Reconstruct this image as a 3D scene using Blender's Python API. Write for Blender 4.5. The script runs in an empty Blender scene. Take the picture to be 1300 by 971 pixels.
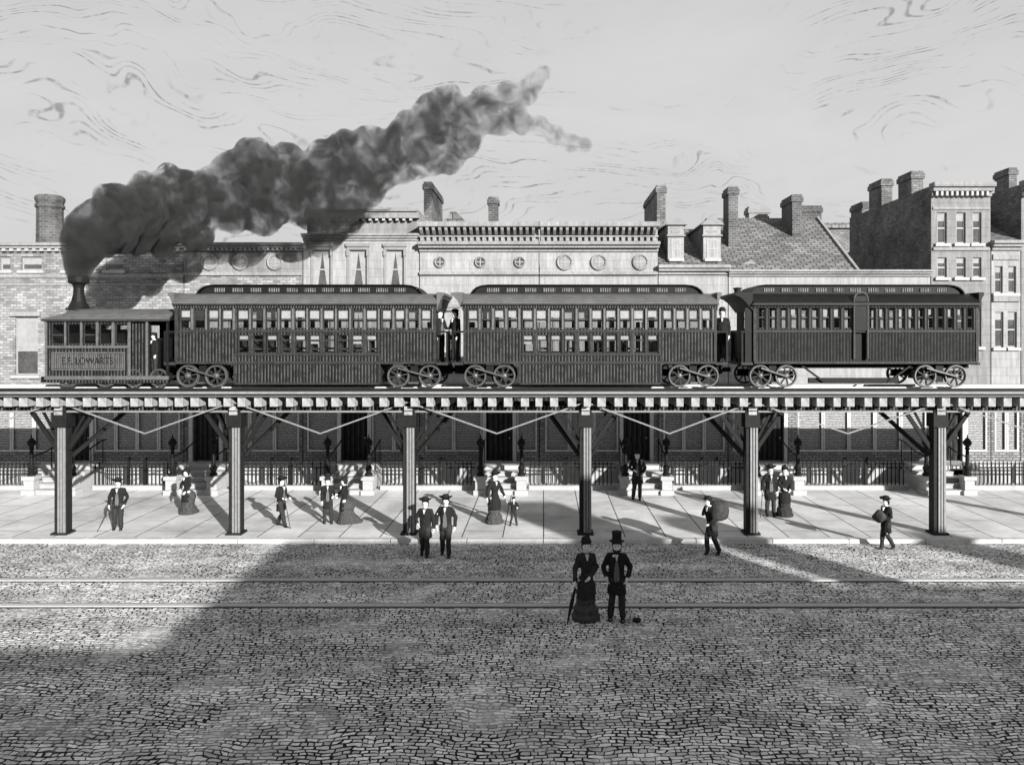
import bpy, bmesh, math, random
from mathutils import Vector, Matrix, noise
random.seed(7)
scene = bpy.context.scene
COL = scene.collection
R = math.radians
CAMH = 6.3          # eye height above the pavement, metres
F = 1000.0          # focal length in photo pixels

def wx(px, d): return (px - 690.0) / F * d
def wz(py, d): return CAMH - (py - 430.0) / F * d

# ------------------------------------------------------------------ materials
MATS = {}
def new_mat(name):
    m = bpy.data.materials.new(name); m.use_nodes = True
    nt = m.node_tree
    b = nt.nodes['Principled BSDF']
    return m, nt, b
def N(nt, t, **kw):
    n = nt.nodes.new(t)
    for k, v in kw.items(): setattr(n, k, v)
    return n
def math_n(nt, op, a, b=None, clamp=False):
    n = nt.nodes.new('ShaderNodeMath'); n.operation = op; n.use_clamp = clamp
    for i, v in enumerate((a, b)):
        if v is None: continue
        if isinstance(v, (int, float)): n.inputs[i].default_value = v
        else: nt.links.new(v, n.inputs[i])
    return n.outputs[0]
def maprange(nt, v, a, b, c, d):
    n = nt.nodes.new('ShaderNodeMapRange')
    nt.links.new(v, n.inputs[0])
    for i, q in enumerate((a, b, c, d)): n.inputs[i+1].default_value = q
    return n.outputs[0]
def objco(nt):
    return nt.nodes.new('ShaderNodeTexCoord').outputs['Object']
def combine(nt, x, y, z):
    n = nt.nodes.new('ShaderNodeCombineXYZ')
    for i, v in enumerate((x, y, z)):
        if isinstance(v, (int, float)): n.inputs[i].default_value = v
        else: nt.links.new(v, n.inputs[i])
    return n.outputs[0]
def sep(nt, v):
    n = nt.nodes.new('ShaderNodeSeparateXYZ'); nt.links.new(v, n.inputs[0]); return n.outputs
def noise_n(nt, vec, scale, detail=4, rough=.6, dist=0.0):
    n = nt.nodes.new('ShaderNodeTexNoise')
    n.inputs['Scale'].default_value = scale; n.inputs['Detail'].default_value = detail
    n.inputs['Roughness'].default_value = rough; n.inputs['Distortion'].default_value = dist
    if vec is not None: nt.links.new(vec, n.inputs['Vector'])
    return n.outputs[0]
def set_grey(nt, b, val):
    nt.links.new(val, b.inputs['Base Color'])
def bump(nt, b, h, strength=.5, dist=.02):
    n = nt.nodes.new('ShaderNodeBump'); n.inputs['Strength'].default_value = strength
    n.inputs['Distance'].default_value = dist
    nt.links.new(h, n.inputs['Height']); nt.links.new(n.outputs[0], b.inputs['Normal'])

def plain(name, v, rough=.8, var=.25, scale=4, metal=0.0, bmp=.15):
    if name in MATS: return MATS[name]
    m, nt, b = new_mat(name)
    co = objco(nt)
    n1 = noise_n(nt, co, scale, 6, .65)
    n2 = noise_n(nt, co, scale*9, 3, .6)
    s = math_n(nt, 'ADD', math_n(nt, 'MULTIPLY', n1, .65), math_n(nt, 'MULTIPLY', n2, .35))
    set_grey(nt, b, maprange(nt, s, .3, .7, v*(1-var), v*(1+var)))
    b.inputs['Roughness'].default_value = rough; b.inputs['Metallic'].default_value = metal
    if v < .06: b.inputs['Specular IOR Level'].default_value = .12
    if bmp: bump(nt, b, n2, bmp, .01)
    MATS[name] = m; return m

def brick(name, v, vm, bw=.24, bh=.085, var=.35, stain=.35, mort=.014):
    if name in MATS: return MATS[name]
    m, nt, b = new_mat(name)
    co = objco(nt); x, y, z = sep(nt, co)
    vec = combine(nt, math_n(nt, 'ADD', x, y), z, 0.0)
    t = nt.nodes.new('ShaderNodeTexBrick')
    nt.links.new(vec, t.inputs['Vector'])
    t.inputs['Scale'].default_value = 1.0; t.inputs['Brick Width'].default_value = bw
    t.inputs['Row Height'].default_value = bh; t.inputs['Mortar Size'].default_value = mort
    t.inputs['Mortar Smooth'].default_value = .2; t.inputs['Bias'].default_value = 0
    t.inputs['Color1'].default_value = (v*(1-var),)*3+(1,); t.inputs['Color2'].default_value = (v*(1+var),)*3+(1,)
    t.inputs['Mortar'].default_value = (vm,)*3+(1,)
    n1 = noise_n(nt, co, .7, 6, .7)
    f = maprange(nt, n1, .3, .7, 1-stain, 1+stain*.6)
    bw_ = nt.nodes.new('ShaderNodeRGBToBW'); nt.links.new(t.outputs['Color'], bw_.inputs[0])
    set_grey(nt, b, math_n(nt, 'MULTIPLY', bw_.outputs[0], f))
    b.inputs['Roughness'].default_value = .9
    bump(nt, b, math_n(nt, 'SUBTRACT', 1.0, t.outputs['Fac']), .5, .012)
    MATS[name] = m; return m

def boards(name, v, vg, vl, pitch=.105, rough=.55):
    """painted vertical matchboards: dark groove, a worn pale edge, slightly different boards"""
    if name in MATS: return MATS[name]
    m, nt, b = new_mat(name)
    co = objco(nt); x, y, z = sep(nt, co)
    u = math_n(nt, 'DIVIDE', math_n(nt, 'ADD', x, y), pitch)
    fr = math_n(nt, 'FRACT', u)
    cell = math_n(nt, 'FLOOR', u)
    wn = nt.nodes.new('ShaderNodeTexWhiteNoise'); wn.noise_dimensions = '1D'
    nt.links.new(cell, wn.inputs['W'])
    n1 = noise_n(nt, combine(nt, math_n(nt, 'MULTIPLY', x, 6.0), y, z), 2.2, 5, .7)
    base = math_n(nt, 'MULTIPLY', maprange(nt, wn.outputs['Value'], 0, 1, v*.65, v*1.4), maprange(nt, n1, .3, .7, .6, 1.4))
    groove = math_n(nt, 'LESS_THAN', fr, .3)
    edge = math_n(nt, 'GREATER_THAN', fr, .68)
    edge = math_n(nt, 'MULTIPLY', edge, maprange(nt, noise_n(nt, co, 5, 3), .38, .55, .25, 1))
    a = nt.nodes.new('ShaderNodeMix'); a.data_type = 'FLOAT'
    nt.links.new(edge, a.inputs[0]); nt.links.new(base, a.inputs[2]); a.inputs[3].default_value = vl
    c = nt.nodes.new('ShaderNodeMix'); c.data_type = 'FLOAT'
    nt.links.new(groove, c.inputs[0]); nt.links.new(a.outputs[0], c.inputs[2]); c.inputs[3].default_value = vg
    set_grey(nt, b, c.outputs[0])
    b.inputs['Roughness'].default_value = .7; b.inputs['Specular IOR Level'].default_value = .12
    bump(nt, b, math_n(nt, 'SUBTRACT', 1.0, groove), .4, .01)
    MATS[name] = m; return m

def louvre(name, v, pitch=.11):
    if name in MATS: return MATS[name]
    m, nt, b = new_mat(name)
    co = objco(nt); x, y, z = sep(nt, co)
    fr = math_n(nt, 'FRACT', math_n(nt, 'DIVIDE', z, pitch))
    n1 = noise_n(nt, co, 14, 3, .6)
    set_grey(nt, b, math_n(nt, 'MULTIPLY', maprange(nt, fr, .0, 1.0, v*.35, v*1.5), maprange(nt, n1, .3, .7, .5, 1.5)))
    bump(nt, b, fr, .6, .02)
    b.inputs['Roughness'].default_value = .7
    MATS[name] = m; return m

def slate(name, v):
    if name in MATS: return MATS[name]
    m, nt, b = new_mat(name)
    co = objco(nt); x, y, z = sep(nt, co)
    vec = combine(nt, x, math_n(nt, 'ADD', y, z), 0.0)
    t = nt.nodes.new('ShaderNodeTexBrick'); nt.links.new(vec, t.inputs['Vector'])
    t.inputs['Scale'].default_value = 1; t.inputs['Brick Width'].default_value = .42
    t.inputs['Row Height'].default_value = .3; t.inputs['Mortar Size'].default_value = .03
    t.inputs['Color1'].default_value = (v*.65,)*3+(1,); t.inputs['Color2'].default_value = (v*1.35,)*3+(1,)
    t.inputs['Mortar'].default_value = (v*.22,)*3+(1,)
    bw_ = nt.nodes.new('ShaderNodeRGBToBW'); nt.links.new(t.outputs['Color'], bw_.inputs[0])
    n1 = noise_n(nt, co, 1.1, 6, .7)
    set_grey(nt, b, math_n(nt, 'MULTIPLY', bw_.outputs[0], maprange(nt, n1, .3, .7, .6, 1.4)))
    b.inputs['Roughness'].default_value = .7
    bump(nt, b, math_n(nt, 'SUBTRACT', 1.0, t.outputs['Fac']), .4, .02)
    MATS[name] = m; return m

def streaked(name, v):
    """painted stucco with rain streaks, soot and faint block courses"""
    m, nt, b = new_mat(name)
    co = objco(nt); x, y, z = sep(nt, co)
    xs = math_n(nt, 'ADD', x, y)
    st = noise_n(nt, combine(nt, math_n(nt, 'MULTIPLY', xs, 5.0), math_n(nt, 'MULTIPLY', z, .45), 0.0), 1.3, 5, .7)
    bl = noise_n(nt, co, .8, 6, .7); fi = noise_n(nt, co, 22, 3, .6)
    f = math_n(nt, 'MULTIPLY', maprange(nt, st, .32, .66, 1.12, .74), maprange(nt, bl, .3, .7, .82, 1.16))
    f = math_n(nt, 'MULTIPLY', f, maprange(nt, fi, .3, .7, .88, 1.1))
    t = nt.nodes.new('ShaderNodeTexBrick'); nt.links.new(combine(nt, xs, z, 0.0), t.inputs['Vector'])
    t.inputs['Scale'].default_value = 1; t.inputs['Brick Width'].default_value = .95; t.inputs['Row Height'].default_value = .36; t.inputs['Mortar Size'].default_value = .012
    f = math_n(nt, 'MULTIPLY', f, maprange(nt, t.outputs['Fac'], 0, 1, 1.0, .72))
    set_grey(nt, b, math_n(nt, 'MULTIPLY', f, v))
    b.inputs['Roughness'].default_value = .9; b.inputs['Specular IOR Level'].default_value = .2
    bump(nt, b, fi, .2, .01)
    MATS[name] = m; return m

def cobbles():
    """worn stone setts in wavering courses, dark open joints, dusty in places"""
    m, nt, b = new_mat('stone_setts')
    co = objco(nt)
    x, y, z = sep(nt, co)
    w1 = noise_n(nt, co, .55, 3, .55); w2 = noise_n(nt, co, 2.6, 3, .6); w3 = noise_n(nt, combine(nt, x, y, 7.3), 1.7, 3, .6)
    yy = math_n(nt, 'ADD', y, math_n(nt, 'ADD', math_n(nt, 'MULTIPLY', w1, .7), math_n(nt, 'MULTIPLY', w2, .13)))
    xx = math_n(nt, 'ADD', x, math_n(nt, 'MULTIPLY', w3, .35))
    vec = combine(nt, xx, yy, 0.0)
    t = nt.nodes.new('ShaderNodeTexBrick'); nt.links.new(vec, t.inputs['Vector'])
    t.inputs['Scale'].default_value = 1; t.inputs['Brick Width'].default_value = .22; t.inputs['Row Height'].default_value = .1
    t.inputs['Mortar Smooth'].default_value = .3; t.offset = .43; t.squash = .6; t.squash_frequency = 3
    n3 = noise_n(nt, co, 3.1, 4, .65)
    nt.links.new(maprange(nt, n3, .36, .66, .009, .025), t.inputs['Mortar Size'])
    t.inputs['Color1'].default_value = (.16,)*3+(1,); t.inputs['Color2'].default_value = (.86,)*3+(1,)
    t.inputs['Mortar'].default_value = (.5,)*3+(1,)
    bw_ = nt.nodes.new('ShaderNodeRGBToBW'); nt.links.new(t.outputs['Color'], bw_.inputs[0])
    n1 = noise_n(nt, co, .45, 6, .7); n2 = noise_n(nt, combine(nt, math_n(nt, 'MULTIPLY', x, .5), math_n(nt, 'MULTIPLY', y, 1.5), 0.0), 15, 4, .7)
    stone = math_n(nt, 'MULTIPLY', maprange(nt, bw_.outputs[0], .16, .86, .4, .78), maprange(nt, n2, .3, .7, .55, 1.45))
    stone = math_n(nt, 'MULTIPLY', stone, maprange(nt, n1, .3, .7, .75, 1.25))
    ruts = noise_n(nt, combine(nt, math_n(nt, 'MULTIPLY', x, .07), math_n(nt, 'MULTIPLY', y, 1.1), 0.0), 1.0, 5, .65)
    stone = math_n(nt, 'MULTIPLY', stone, maprange(nt, ruts, .35, .65, .78, 1.16))
    fill = maprange(nt, noise_n(nt, co, .5, 5, .65), .52, .66, 0, .75)
    open_ = math_n(nt, 'MULTIPLY', t.outputs['Fac'], math_n(nt, 'SUBTRACT', 1.0, fill))
    mx = nt.nodes.new('ShaderNodeMix'); mx.data_type = 'FLOAT'
    nt.links.new(open_, mx.inputs[0]); nt.links.new(stone, mx.inputs[2]); mx.inputs[3].default_value = .012
    set_grey(nt, b, mx.outputs[0])
    b.inputs['Roughness'].default_value = .85; b.inputs['Specular IOR Level'].default_value = .2
    bump(nt, b, math_n(nt, 'SUBTRACT', math_n(nt, 'MULTIPLY', n2, .35), t.outputs['Fac']), .8, .05)
    return m

def flags():
    m, nt, b = new_mat('flagstones')
    co = objco(nt); x, y, z = sep(nt, co)
    vec = combine(nt, y, x, 0.0)
    t = nt.nodes.new('ShaderNodeTexBrick'); nt.links.new(vec, t.inputs['Vector'])
    t.inputs['Scale'].default_value = 1; t.inputs['Brick Width'].default_value = 3.9
    t.inputs['Row Height'].default_value = 1.3; t.inputs['Mortar Size'].default_value = .022
    t.inputs['Mortar Smooth'].default_value = .3
    t.offset = .37
    t.inputs['Color1'].default_value = (.53,)*3+(1,); t.inputs['Color2'].default_value = (.64,)*3+(1,)
    t.inputs['Mortar'].default_value = (.05,)*3+(1,)
    bw_ = nt.nodes.new('ShaderNodeRGBToBW'); nt.links.new(t.outputs['Color'], bw_.inputs[0])
    n1 = noise_n(nt, co, .6, 7, .7); n2 = noise_n(nt, combine(nt, math_n(nt,'MULTIPLY',x,.5), math_n(nt,'MULTIPLY',y,3.0), 0.0), 2.2, 6, .75)
    # worn scratches and scuffs running along the street
    scr = math_n(nt, 'MULTIPLY', maprange(nt, n2, .58, .68, 1, .5), maprange(nt, noise_n(nt, co, .28, 6, .75), .42, .66, 1.0, .62))
    set_grey(nt, b, math_n(nt, 'MULTIPLY', math_n(nt, 'MULTIPLY', bw_.outputs[0], maprange(nt, n1, .3, .7, .82, 1.15)), scr))
    b.inputs['Roughness'].default_value = .85
    bump(nt, b, math_n(nt, 'SUBTRACT', math_n(nt, 'MULTIPLY', n1, .4), t.outputs['Fac']), .3, .02)
    return m

def glass_mat(name, tint=.8, gloss=.12):
    m, nt, b = new_mat(name)
    nt.nodes.remove(b)
    out = [n for n in nt.nodes if n.type == 'OUTPUT_MATERIAL'][0]
    tr = nt.nodes.new('ShaderNodeBsdfTransparent'); tr.inputs[0].default_value = (tint,)*3+(1,)
    gl = nt.nodes.new('ShaderNodeBsdfGlossy'); gl.inputs['Roughness'].default_value = .04
    gl.inputs[0].default_value = (.9,)*3+(1,)
    fr = nt.nodes.new('ShaderNodeFresnel'); fr.inputs[0].default_value = 1.5
    fac = math_n(nt, 'ADD', fr.outputs[0], gloss, True)
    mx = nt.nodes.new('ShaderNodeMixShader')
    nt.links.new(fac, mx.inputs[0]); nt.links.new(tr.outputs[0], mx.inputs[1]); nt.links.new(gl.outputs[0], mx.inputs[2])
    nt.links.new(mx.outputs[0], out.inputs[0])
    MATS[name] = m; return m

# ------------------------------------------------------------------ mesh building
ORG = {}   # object name -> world origin
class MB:
    def __init__(self): self.v = []; self.f = []
    def add(self, vs, fs):
        k = len(self.v); self.v += [tuple(p) for p in vs]; self.f += [tuple(i + k for i in f) for f in fs]; return self
    def box(self, x0, x1, y0, y1, z0, z1):
        if x0 > x1: x0, x1 = x1, x0
        if y0 > y1: y0, y1 = y1, y0
        if z0 > z1: z0, z1 = z1, z0
        return self.add([(x0,y0,z0),(x1,y0,z0),(x1,y1,z0),(x0,y1,z0),(x0,y0,z1),(x1,y0,z1),(x1,y1,z1),(x0,y1,z1)],
            [(0,3,2,1),(4,5,6,7),(0,1,5,4),(1,2,6,5),(2,3,7,6),(3,0,4,7)])
    def prism(self, poly, axis, a, b):
        """poly in the two other axes (order x,y,z), extruded along axis"""
        n = len(poly)
        def P(p, t):
            if axis == 'x': return (t, p[0], p[1])
            if axis == 'y': return (p[0], t, p[1])
            return (p[0], p[1], t)
        vs = [P(p, a) for p in poly] + [P(p, b) for p in poly]
        fs = [tuple(range(n)), tuple(range(2*n-1, n-1, -1))] + [(i, i+n, (i+1)%n+n, (i+1)%n) for i in range(n)]
        return self.add(vs, fs)
    def bar(self, p, q, w, h=None, up=(0,0,1)):
        p = Vector(p); q = Vector(q); h = w if h is None else h
        d = (q-p).normalized(); u = Vector(up)
        if abs(d.dot(u)) > .98: u = Vector((0,1,0))
        s = d.cross(u).normalized()*w/2; t = s.cross(d).normalized()*h/2
        vs = [p-s-t, p+s-t, p+s+t, p-s+t, q-s-t, q+s-t, q+s+t, q-s+t]
        return self.add(vs, [(0,1,2,3),(7,6,5,4),(0,4,5,1),(1,5,6,2),(2,6,7,3),(3,7,4,0)])
    def tube(self, pts, rad, n=10):
        pts = [Vector(p) for p in pts]
        if not isinstance(rad, (list, tuple)): rad = [rad]*len(pts)
        k = len(self.v); ref = None
        for i, p in enumerate(pts):
            d = (pts[min(i+1, len(pts)-1)] - pts[max(i-1, 0)]).normalized()
            if ref is None:
                ref = Vector((0,1,0)) if abs(d.y) < .9 else Vector((1,0,0))
            s = (ref - d*ref.dot(d)).normalized(); t = d.cross(s); ref = s
            for j in range(n):
                a = 2*math.pi*j/n
                self.v.append(tuple(p + (s*math.cos(a) + t*math.sin(a))*rad[i]))
        for i in range(len(pts)-1):
            for j in range(n):
                self.f.append((k+i*n+j, k+i*n+(j+1)%n, k+(i+1)*n+(j+1)%n, k+(i+1)*n+j))
        self.f.append(tuple(k+j for j in range(n-1,-1,-1)))
        self.f.append(tuple(k+(len(pts)-1)*n+j for j in range(n)))
        return self
    def loft(self, rings, n=18, ripple=None):
        """rings: (cx, cy, z, rx, ry_front, ry_back)"""
        k = len(self.v)
        for i, r in enumerate(rings):
            cx, cy, z, rx, rf = r[:5]; rb = r[5] if len(r) > 5 else rf
            for j in range(n):
                a = 2*math.pi*j/n
                q = 1.0 if ripple is None else 1 + ripple(i, a)
                s = math.sin(a)
                self.v.append((cx + math.cos(a)*rx*q, cy + s*(rb if s > 0 else rf)*q, z))
        for i in range(len(rings)-1):
            for j in range(n):
                self.f.append((k+i*n+j, k+i*n+(j+1)%n, k+(i+1)*n+(j+1)%n, k+(i+1)*n+j))
        self.f.append(tuple(k+j for j in range(n-1,-1,-1)))
        self.f.append(tuple(k+(len(rings)-1)*n+j for j in range(n)))
        return self
    def lathe(self, prof, c, n=24, axis='z'):
        """prof: list of (radius, height) around c"""
        k = len(self.v); c = Vector(c)
        for r, h in prof:
            for j in range(n):
                a = 2*math.pi*j/n
                if axis == 'z': o = (r*math.cos(a), r*math.sin(a), h)
                elif axis == 'y': o = (r*math.cos(a), h, r*math.sin(a))
                else: o = (h, r*math.cos(a), r*math.sin(a))
                self.v.append(tuple(c + Vector(o)))
        for i in range(len(prof)-1):
            for j in range(n):
                self.f.append((k+i*n+j, k+i*n+(j+1)%n, k+(i+1)*n+(j+1)%n, k+(i+1)*n+j))
        self.f.append(tuple(k+j for j in range(n)))
        self.f.append(tuple(k+(len(prof)-1)*n+j for j in range(n)))
        return self
    def ball(self, c, r, seg=14, rg=9):
        rx, ry, rz = r if isinstance(r, (tuple, list)) else (r, r, r)
        prof = []
        rings = []
        for i in range(rg+1):
            t = -math.pi/2 + math.pi*(i+.02*(i == 0)-.02*(i == rg))/rg
            rings.append((c[0], c[1], c[2]+rz*math.sin(t), rx*max(math.cos(t), .02), ry*max(math.cos(t), .02)))
        return self.loft(rings, seg)
    def wall(self, x0, x1, z0, z1, y, holes=(), reveal=.2, flip=False):
        """a wall sheet facing -Y (or +Y) with rectangular openings and their reveals"""
        xs = sorted({x0, x1, *[h[0] for h in holes], *[h[1] for h in holes]})
        zs = sorted({z0, z1, *[h[2] for h in holes], *[h[3] for h in holes]})
        for i in range(len(xs)-1):
            for j in range(len(zs)-1):
                cx = (xs[i]+xs[i+1])/2; cz = (zs[j]+zs[j+1])/2
                if any(h[0] < cx < h[1] and h[2] < cz < h[3] for h in holes): continue
                self.add([(xs[i],y,zs[j]),(xs[i+1],y,zs[j]),(xs[i+1],y,zs[j+1]),(xs[i],y,zs[j+1])], [(0,1,2,3) if not flip else (3,2,1,0)])
        yr = y + (reveal if not flip else -reveal)
        for a, b, c, d in holes:
            for p, q in (((a,c),(b,c)), ((b,c),(b,d)), ((b,d),(a,d)), ((a,d),(a,c))):
                self.add([(p[0],y,p[1]),(q[0],y,q[1]),(q[0],yr,q[1]),(p[0],yr,p[1])], [(0,1,2,3)])
        return self
    def quad(self, a, b, c, d): return self.add([a,b,c,d], [(0,1,2,3)])
    def mesh(self, name, org=(0,0,0)):
        me = bpy.data.meshes.new(name)
        me.from_pydata([(x-org[0], y-org[1], z-org[2]) for x, y, z in self.v], [], self.f)
        bm = bmesh.new(); bm.from_mesh(me)
        bmesh.ops.recalc_face_normals(bm, faces=bm.faces); bm.to_mesh(me); bm.free()
        return me
    def build(self, name, mat, parent=None, org=None, smooth=False, bevel=0, label=None):
        if org is None: org = ORG[parent.name] if parent is not None else Vector((0,0,0))
        me = self.mesh(name, org); me.materials.append(mat)
        o = bpy.data.objects.new(name, me); COL.objects.link(o)
        if parent is not None: o.parent = parent
        else: o.location = org
        ORG[o.name] = Vector(org)
        if smooth:
            for p in me.polygons: p.use_smooth = True
        if bevel:
            bv = o.modifiers.new('bevel', 'BEVEL'); bv.width = bevel; bv.segments = 2; bv.limit_method = 'ANGLE'
        if label: o['label'] = label
        return o
def thing(name, label, cat, loc, group=None):
    o = bpy.data.objects.new(name, None); COL.objects.link(o); o.location = loc
    o['label'] = label; o['category'] = cat
    if group: o['group'] = group
    ORG[o.name] = Vector(loc); o.empty_display_size = .3
    return o
def tag(o, label, cat, group=None):
    o['label'] = label; o['category'] = cat
    if group: o['group'] = group
    return o
def struct(o): o['kind'] = 'structure'; return o
def fuse(mb, voxel, it=2):
    """one continuous skin out of overlapping closed shapes"""
    me = mb.mesh('tmp'); o = bpy.data.objects.new('tmp', me); COL.objects.link(o)
    r = o.modifiers.new('r', 'REMESH'); r.mode = 'VOXEL'; r.voxel_size = voxel
    if it:
        s = o.modifiers.new('s', 'SMOOTH'); s.factor = .5; s.iterations = it
    dg = bpy.context.evaluated_depsgraph_get(); dg.update()
    out = bpy.data.meshes.new_from_object(o.evaluated_get(dg), depsgraph=dg)
    bpy.data.objects.remove(o); bpy.data.meshes.remove(me)
    r = MB(); r.v = [tuple(v.co) for v in out.vertices]; r.f = [tuple(p.vertices) for p in out.polygons]
    bpy.data.meshes.remove(out)
    return r

M = dict(
    cobble=cobbles(), flag=flags(),
    kerb=plain('kerb_stone', .42, .85, .3, 2),
    stone=plain('pale_stone', .32, .85, .2, 3),
    stucco=streaked('pale_stucco', .28),
    stucco2=streaked('grey_stucco', .2),
    trim=streaked('cornice_paint', .25),
    hood=plain('hood_stone', .19, .8, .25, 3),
    brickpale=brick('pale_brick', .24, .15, bw=.29, bh=.115, mort=.018, var=.4, stain=.5),
    brickmid=brick('mid_brick', .2, .1, bw=.34, bh=.13, mort=.03),
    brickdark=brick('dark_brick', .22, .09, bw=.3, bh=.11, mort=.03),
    brickchim=brick('chimney_brick', .07, .14, bw=.26, bh=.11, mort=.02, stain=.6),
    brickchim2=brick('tall_chimney_brick', .065, .12, bw=.26, bh=.12, stain=.6),
    bricksootshade=brick('sooty_shaded_brick', .15, .08, bw=.3, bh=.11, mort=.02, stain=.6),  # dark tone puts the shade of house side walls into the brick
    slate=slate('roof_slate', .14),
    tin=plain('tin_roof', .2, .6, .25, 2),
    carpaint=boards('car_boards', .014, .004, .07),
    carpaint2=boards('rear_car_boards', .012, .004, .035),
    trimcar=plain('car_trim', .028, .5, .6, 8),
    trimpale=plain('car_pale_moulding', .085, .5, .5, 8),
    darkcar=plain('car_dark_paint', .01, .5, .4, 6),
    roofcar=plain('car_roof_canvas', .075, .7, .4, 3),
    iron=plain('black_iron', .012, .5, .5, 10, .2),
    steel=plain('worn_steel', .38, .6, .25, 12, 0),
    timber=plain('weathered_timber', .26, .85, .6, 6),
    beam=plain('beam_paint', .17, .7, .25, 6),
    darktimber=boards('dark_girder_boards', .02, .006, .12, pitch=.12),
    postpaint=plain('post_paint', .016, .6, .5, 7),
    postrib=plain('post_rib_paint', .17, .6, .35, 7),
    postdark=plain('post_dark_iron', .012, .55, .4, 7),
    pane=plain('window_glass', .06, .08, .6, 1.2, 0, 0),
    blind=plain('drawn_blind', .4, .8, .2, 3, 0, .1),
    curtain=plain('pale_curtain', .24, .8, .3, 3, 0, .1),
    frame=plain('window_frame', .25, .6, .2, 5),
    shutter=louvre('louvred_shutter', .21),
    door=boards('door_boards', .02, .005, .04, pitch=.22),
    glass=glass_mat('car_glass', .92, .04),
    seat=plain('seat_wood', .05, .6, .3, 5),
    skin=plain('skin', .56, .6, .1, 20, 0, 0),
    cloth=plain('black_cloth', .014, .85, .5, 12, 0, .3),
    cloth2=plain('charcoal_cloth', .026, .85, .5, 12, 0, .3),
    cloth3=plain('patterned_dress', .05, .85, 1.1, 26, 0, .3),
    vest=plain('pale_waistcoat', .085, .8, .3, 14),
    shirt=plain('white_linen', .45, .8, .1, 14),
    hair=plain('dark_hair', .012, .6, .4, 30),
    leather=plain('black_leather', .010, .4, .3, 10),
    sack=plain('sack_cloth', .04, .9, .6, 12, 0, .4),
    eye=plain('eye_dark', .02, .3, .1, 5, 0, 0),
    wood=plain('cane_wood', .03, .5, .3, 10),
)
SUN_E = 5.0; SKY_V = 5.6; SKY_S = .06; EXPO = 1.0
# ------------------------------------------------------------------ the setting
MB().add([(-600,-300,-.12),(600,-300,-.12),(600,600,-.12),(-600,600,-.12)], [(0,1,2,3)]).build('street', M['cobble'])
struct(bpy.data.objects['street'])
KD = 24.72            # kerb line
o = struct(MB().box(-90, 90, KD+.28, 60, -.4, 0).build('sidewalk', M['flag']))
kb = MB()
x = -60.0
while x < 60:
    kb.box(x, x+2.38, KD, KD+.276, -.3, .012); x += 2.4
struct(kb.build('kerb', M['kerb'], bevel=.015))

# rails let into the street
for d, nm in ((20.95, 'far street rail nearer the kerb, a worn steel strip along the cobbles'), (18.95, 'near street rail, worn steel strip running just behind the couple in the foreground')):
    mb = MB().box(-70, 70, d-.10, d+.10, -.2, -.085)
    r_ = tag(mb.build('street_rail', M['steel'], bevel=.01), nm, 'rail', 'tram rails in the street')
    for a_, b_ in ((d-.17, d-.102), (d+.102, d+.2)): MB().box(-70, 70, a_, b_, -.13, -.113).build('flangeway', M['iron'], r_)

# ------------------------------------------------------------------ elevated railway
XA, XB = -22.05, 22.05
POSTS = [-390, -145, 80, 300, 520, 743, 953, 1190, 1430]
el = thing('elevated_railway', 'elevated railway deck on a row of iron posts with braces and zigzag truss rods', 'railway', (0, 25.6, 0))
PD = 25.5
for px in POSTS:
    x = wx(px, PD)
    if x < XA or x > XB: continue
    p = MB()
    p.box(x-.19, x+.19, PD-.15, PD+.19, .03, 3.93)
    p.box(x-.26, x+.26, PD-.26, PD+.28, 0, .07)
    post = p.build('post', M['postpaint'], el, bevel=.012)
    for s in (-.03, .06, .15): MB().box(x+s-.03, x+s+.03, PD-.2, PD-.152, .07, 3.44).build('rib', M['postrib'], post)
    c = MB().box(x-.24, x+.24, PD-.24, PD+.26, 3.45, 3.93).box(x-.2, x+.2, PD-.19, PD+.2, 3.93, 4.15)
    c.build('capital', M['postdark'], post, bevel=.01)
    MB().box(x-.13, x+.13, PD-.26, PD-.242, 4.0, 4.13).box(x-.13, x+.13, PD-.27, PD-.242, 3.86, 3.97).build('capital_plate', M['timber'], post)
    for s in (-1, 1):
        MB().bar((x+s*.2, PD+.02, 2.75), (x+s*1.02, PD+.02, 3.93), .12, .1, (0,1,0)).build('brace', M['postdark'], post)
        MB().bar((x+s*.18, PD+.2, 2.5), (x+s*1.3, 27.2, 3.93), .11, .11).build('brace', M['postdark'], post)
        MB().bar((x+s*.21, PD+.1, 3.0), (x+s*.7, PD+.1, 3.93), .07, .07, (0,1,0)).build('brace', M['postdark'], post)
    MB().box(x-.12, x+.12, PD+.285, 27.4, 3.94, 4.12).build('cross_beam', M['postdark'], post)
for yy in (25.42, 27.25):
    MB().box(XA, XB, yy, yy+.2, 3.985, 4.14).build('girder', M['darktimber'], el)
    MB().box(XA, XB, yy-.07, yy+.27, 3.93, 3.983).build('girder_flange', M['beam'], el)
x = XA+.1; k = 0
tie0 = None
while x < XB-.1:
    t = MB().box(-.125, .125, 24.98, 28.2, 4.143, 4.43).build('tie', M['timber'], None, org=(0,25.6,0), bevel=.015) if tie0 is None else tie0.copy()
    if tie0 is None: tie0 = t
    else: COL.objects.link(t)
    t.parent = el; t.location = (x + random.uniform(-.035,.035), random.uniform(-.04,.03), 0); t.rotation_euler = (0, 0, random.uniform(-.012,.012)); t.scale = (random.uniform(.88,1.08), 1, 1)
    x += .496
MB().box(XA, XB, 24.93, 25.16, 4.435, 4.72).build('guard_timber', M['postdark'], el, bevel=.015)
MB().box(XA, XB, 24.89, 24.928, 4.555, 4.63).build('guard_strip', M['beam'], el)
MB().box(XA, XB, 24.91, 24.928, 4.47, 4.49).build('guard_strip', M['postrib'], el)
MB().box(XA, XB, 28.0, 28.2, 4.435, 4.66).build('guard_timber', M['timber'], el, bevel=.015)
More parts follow.
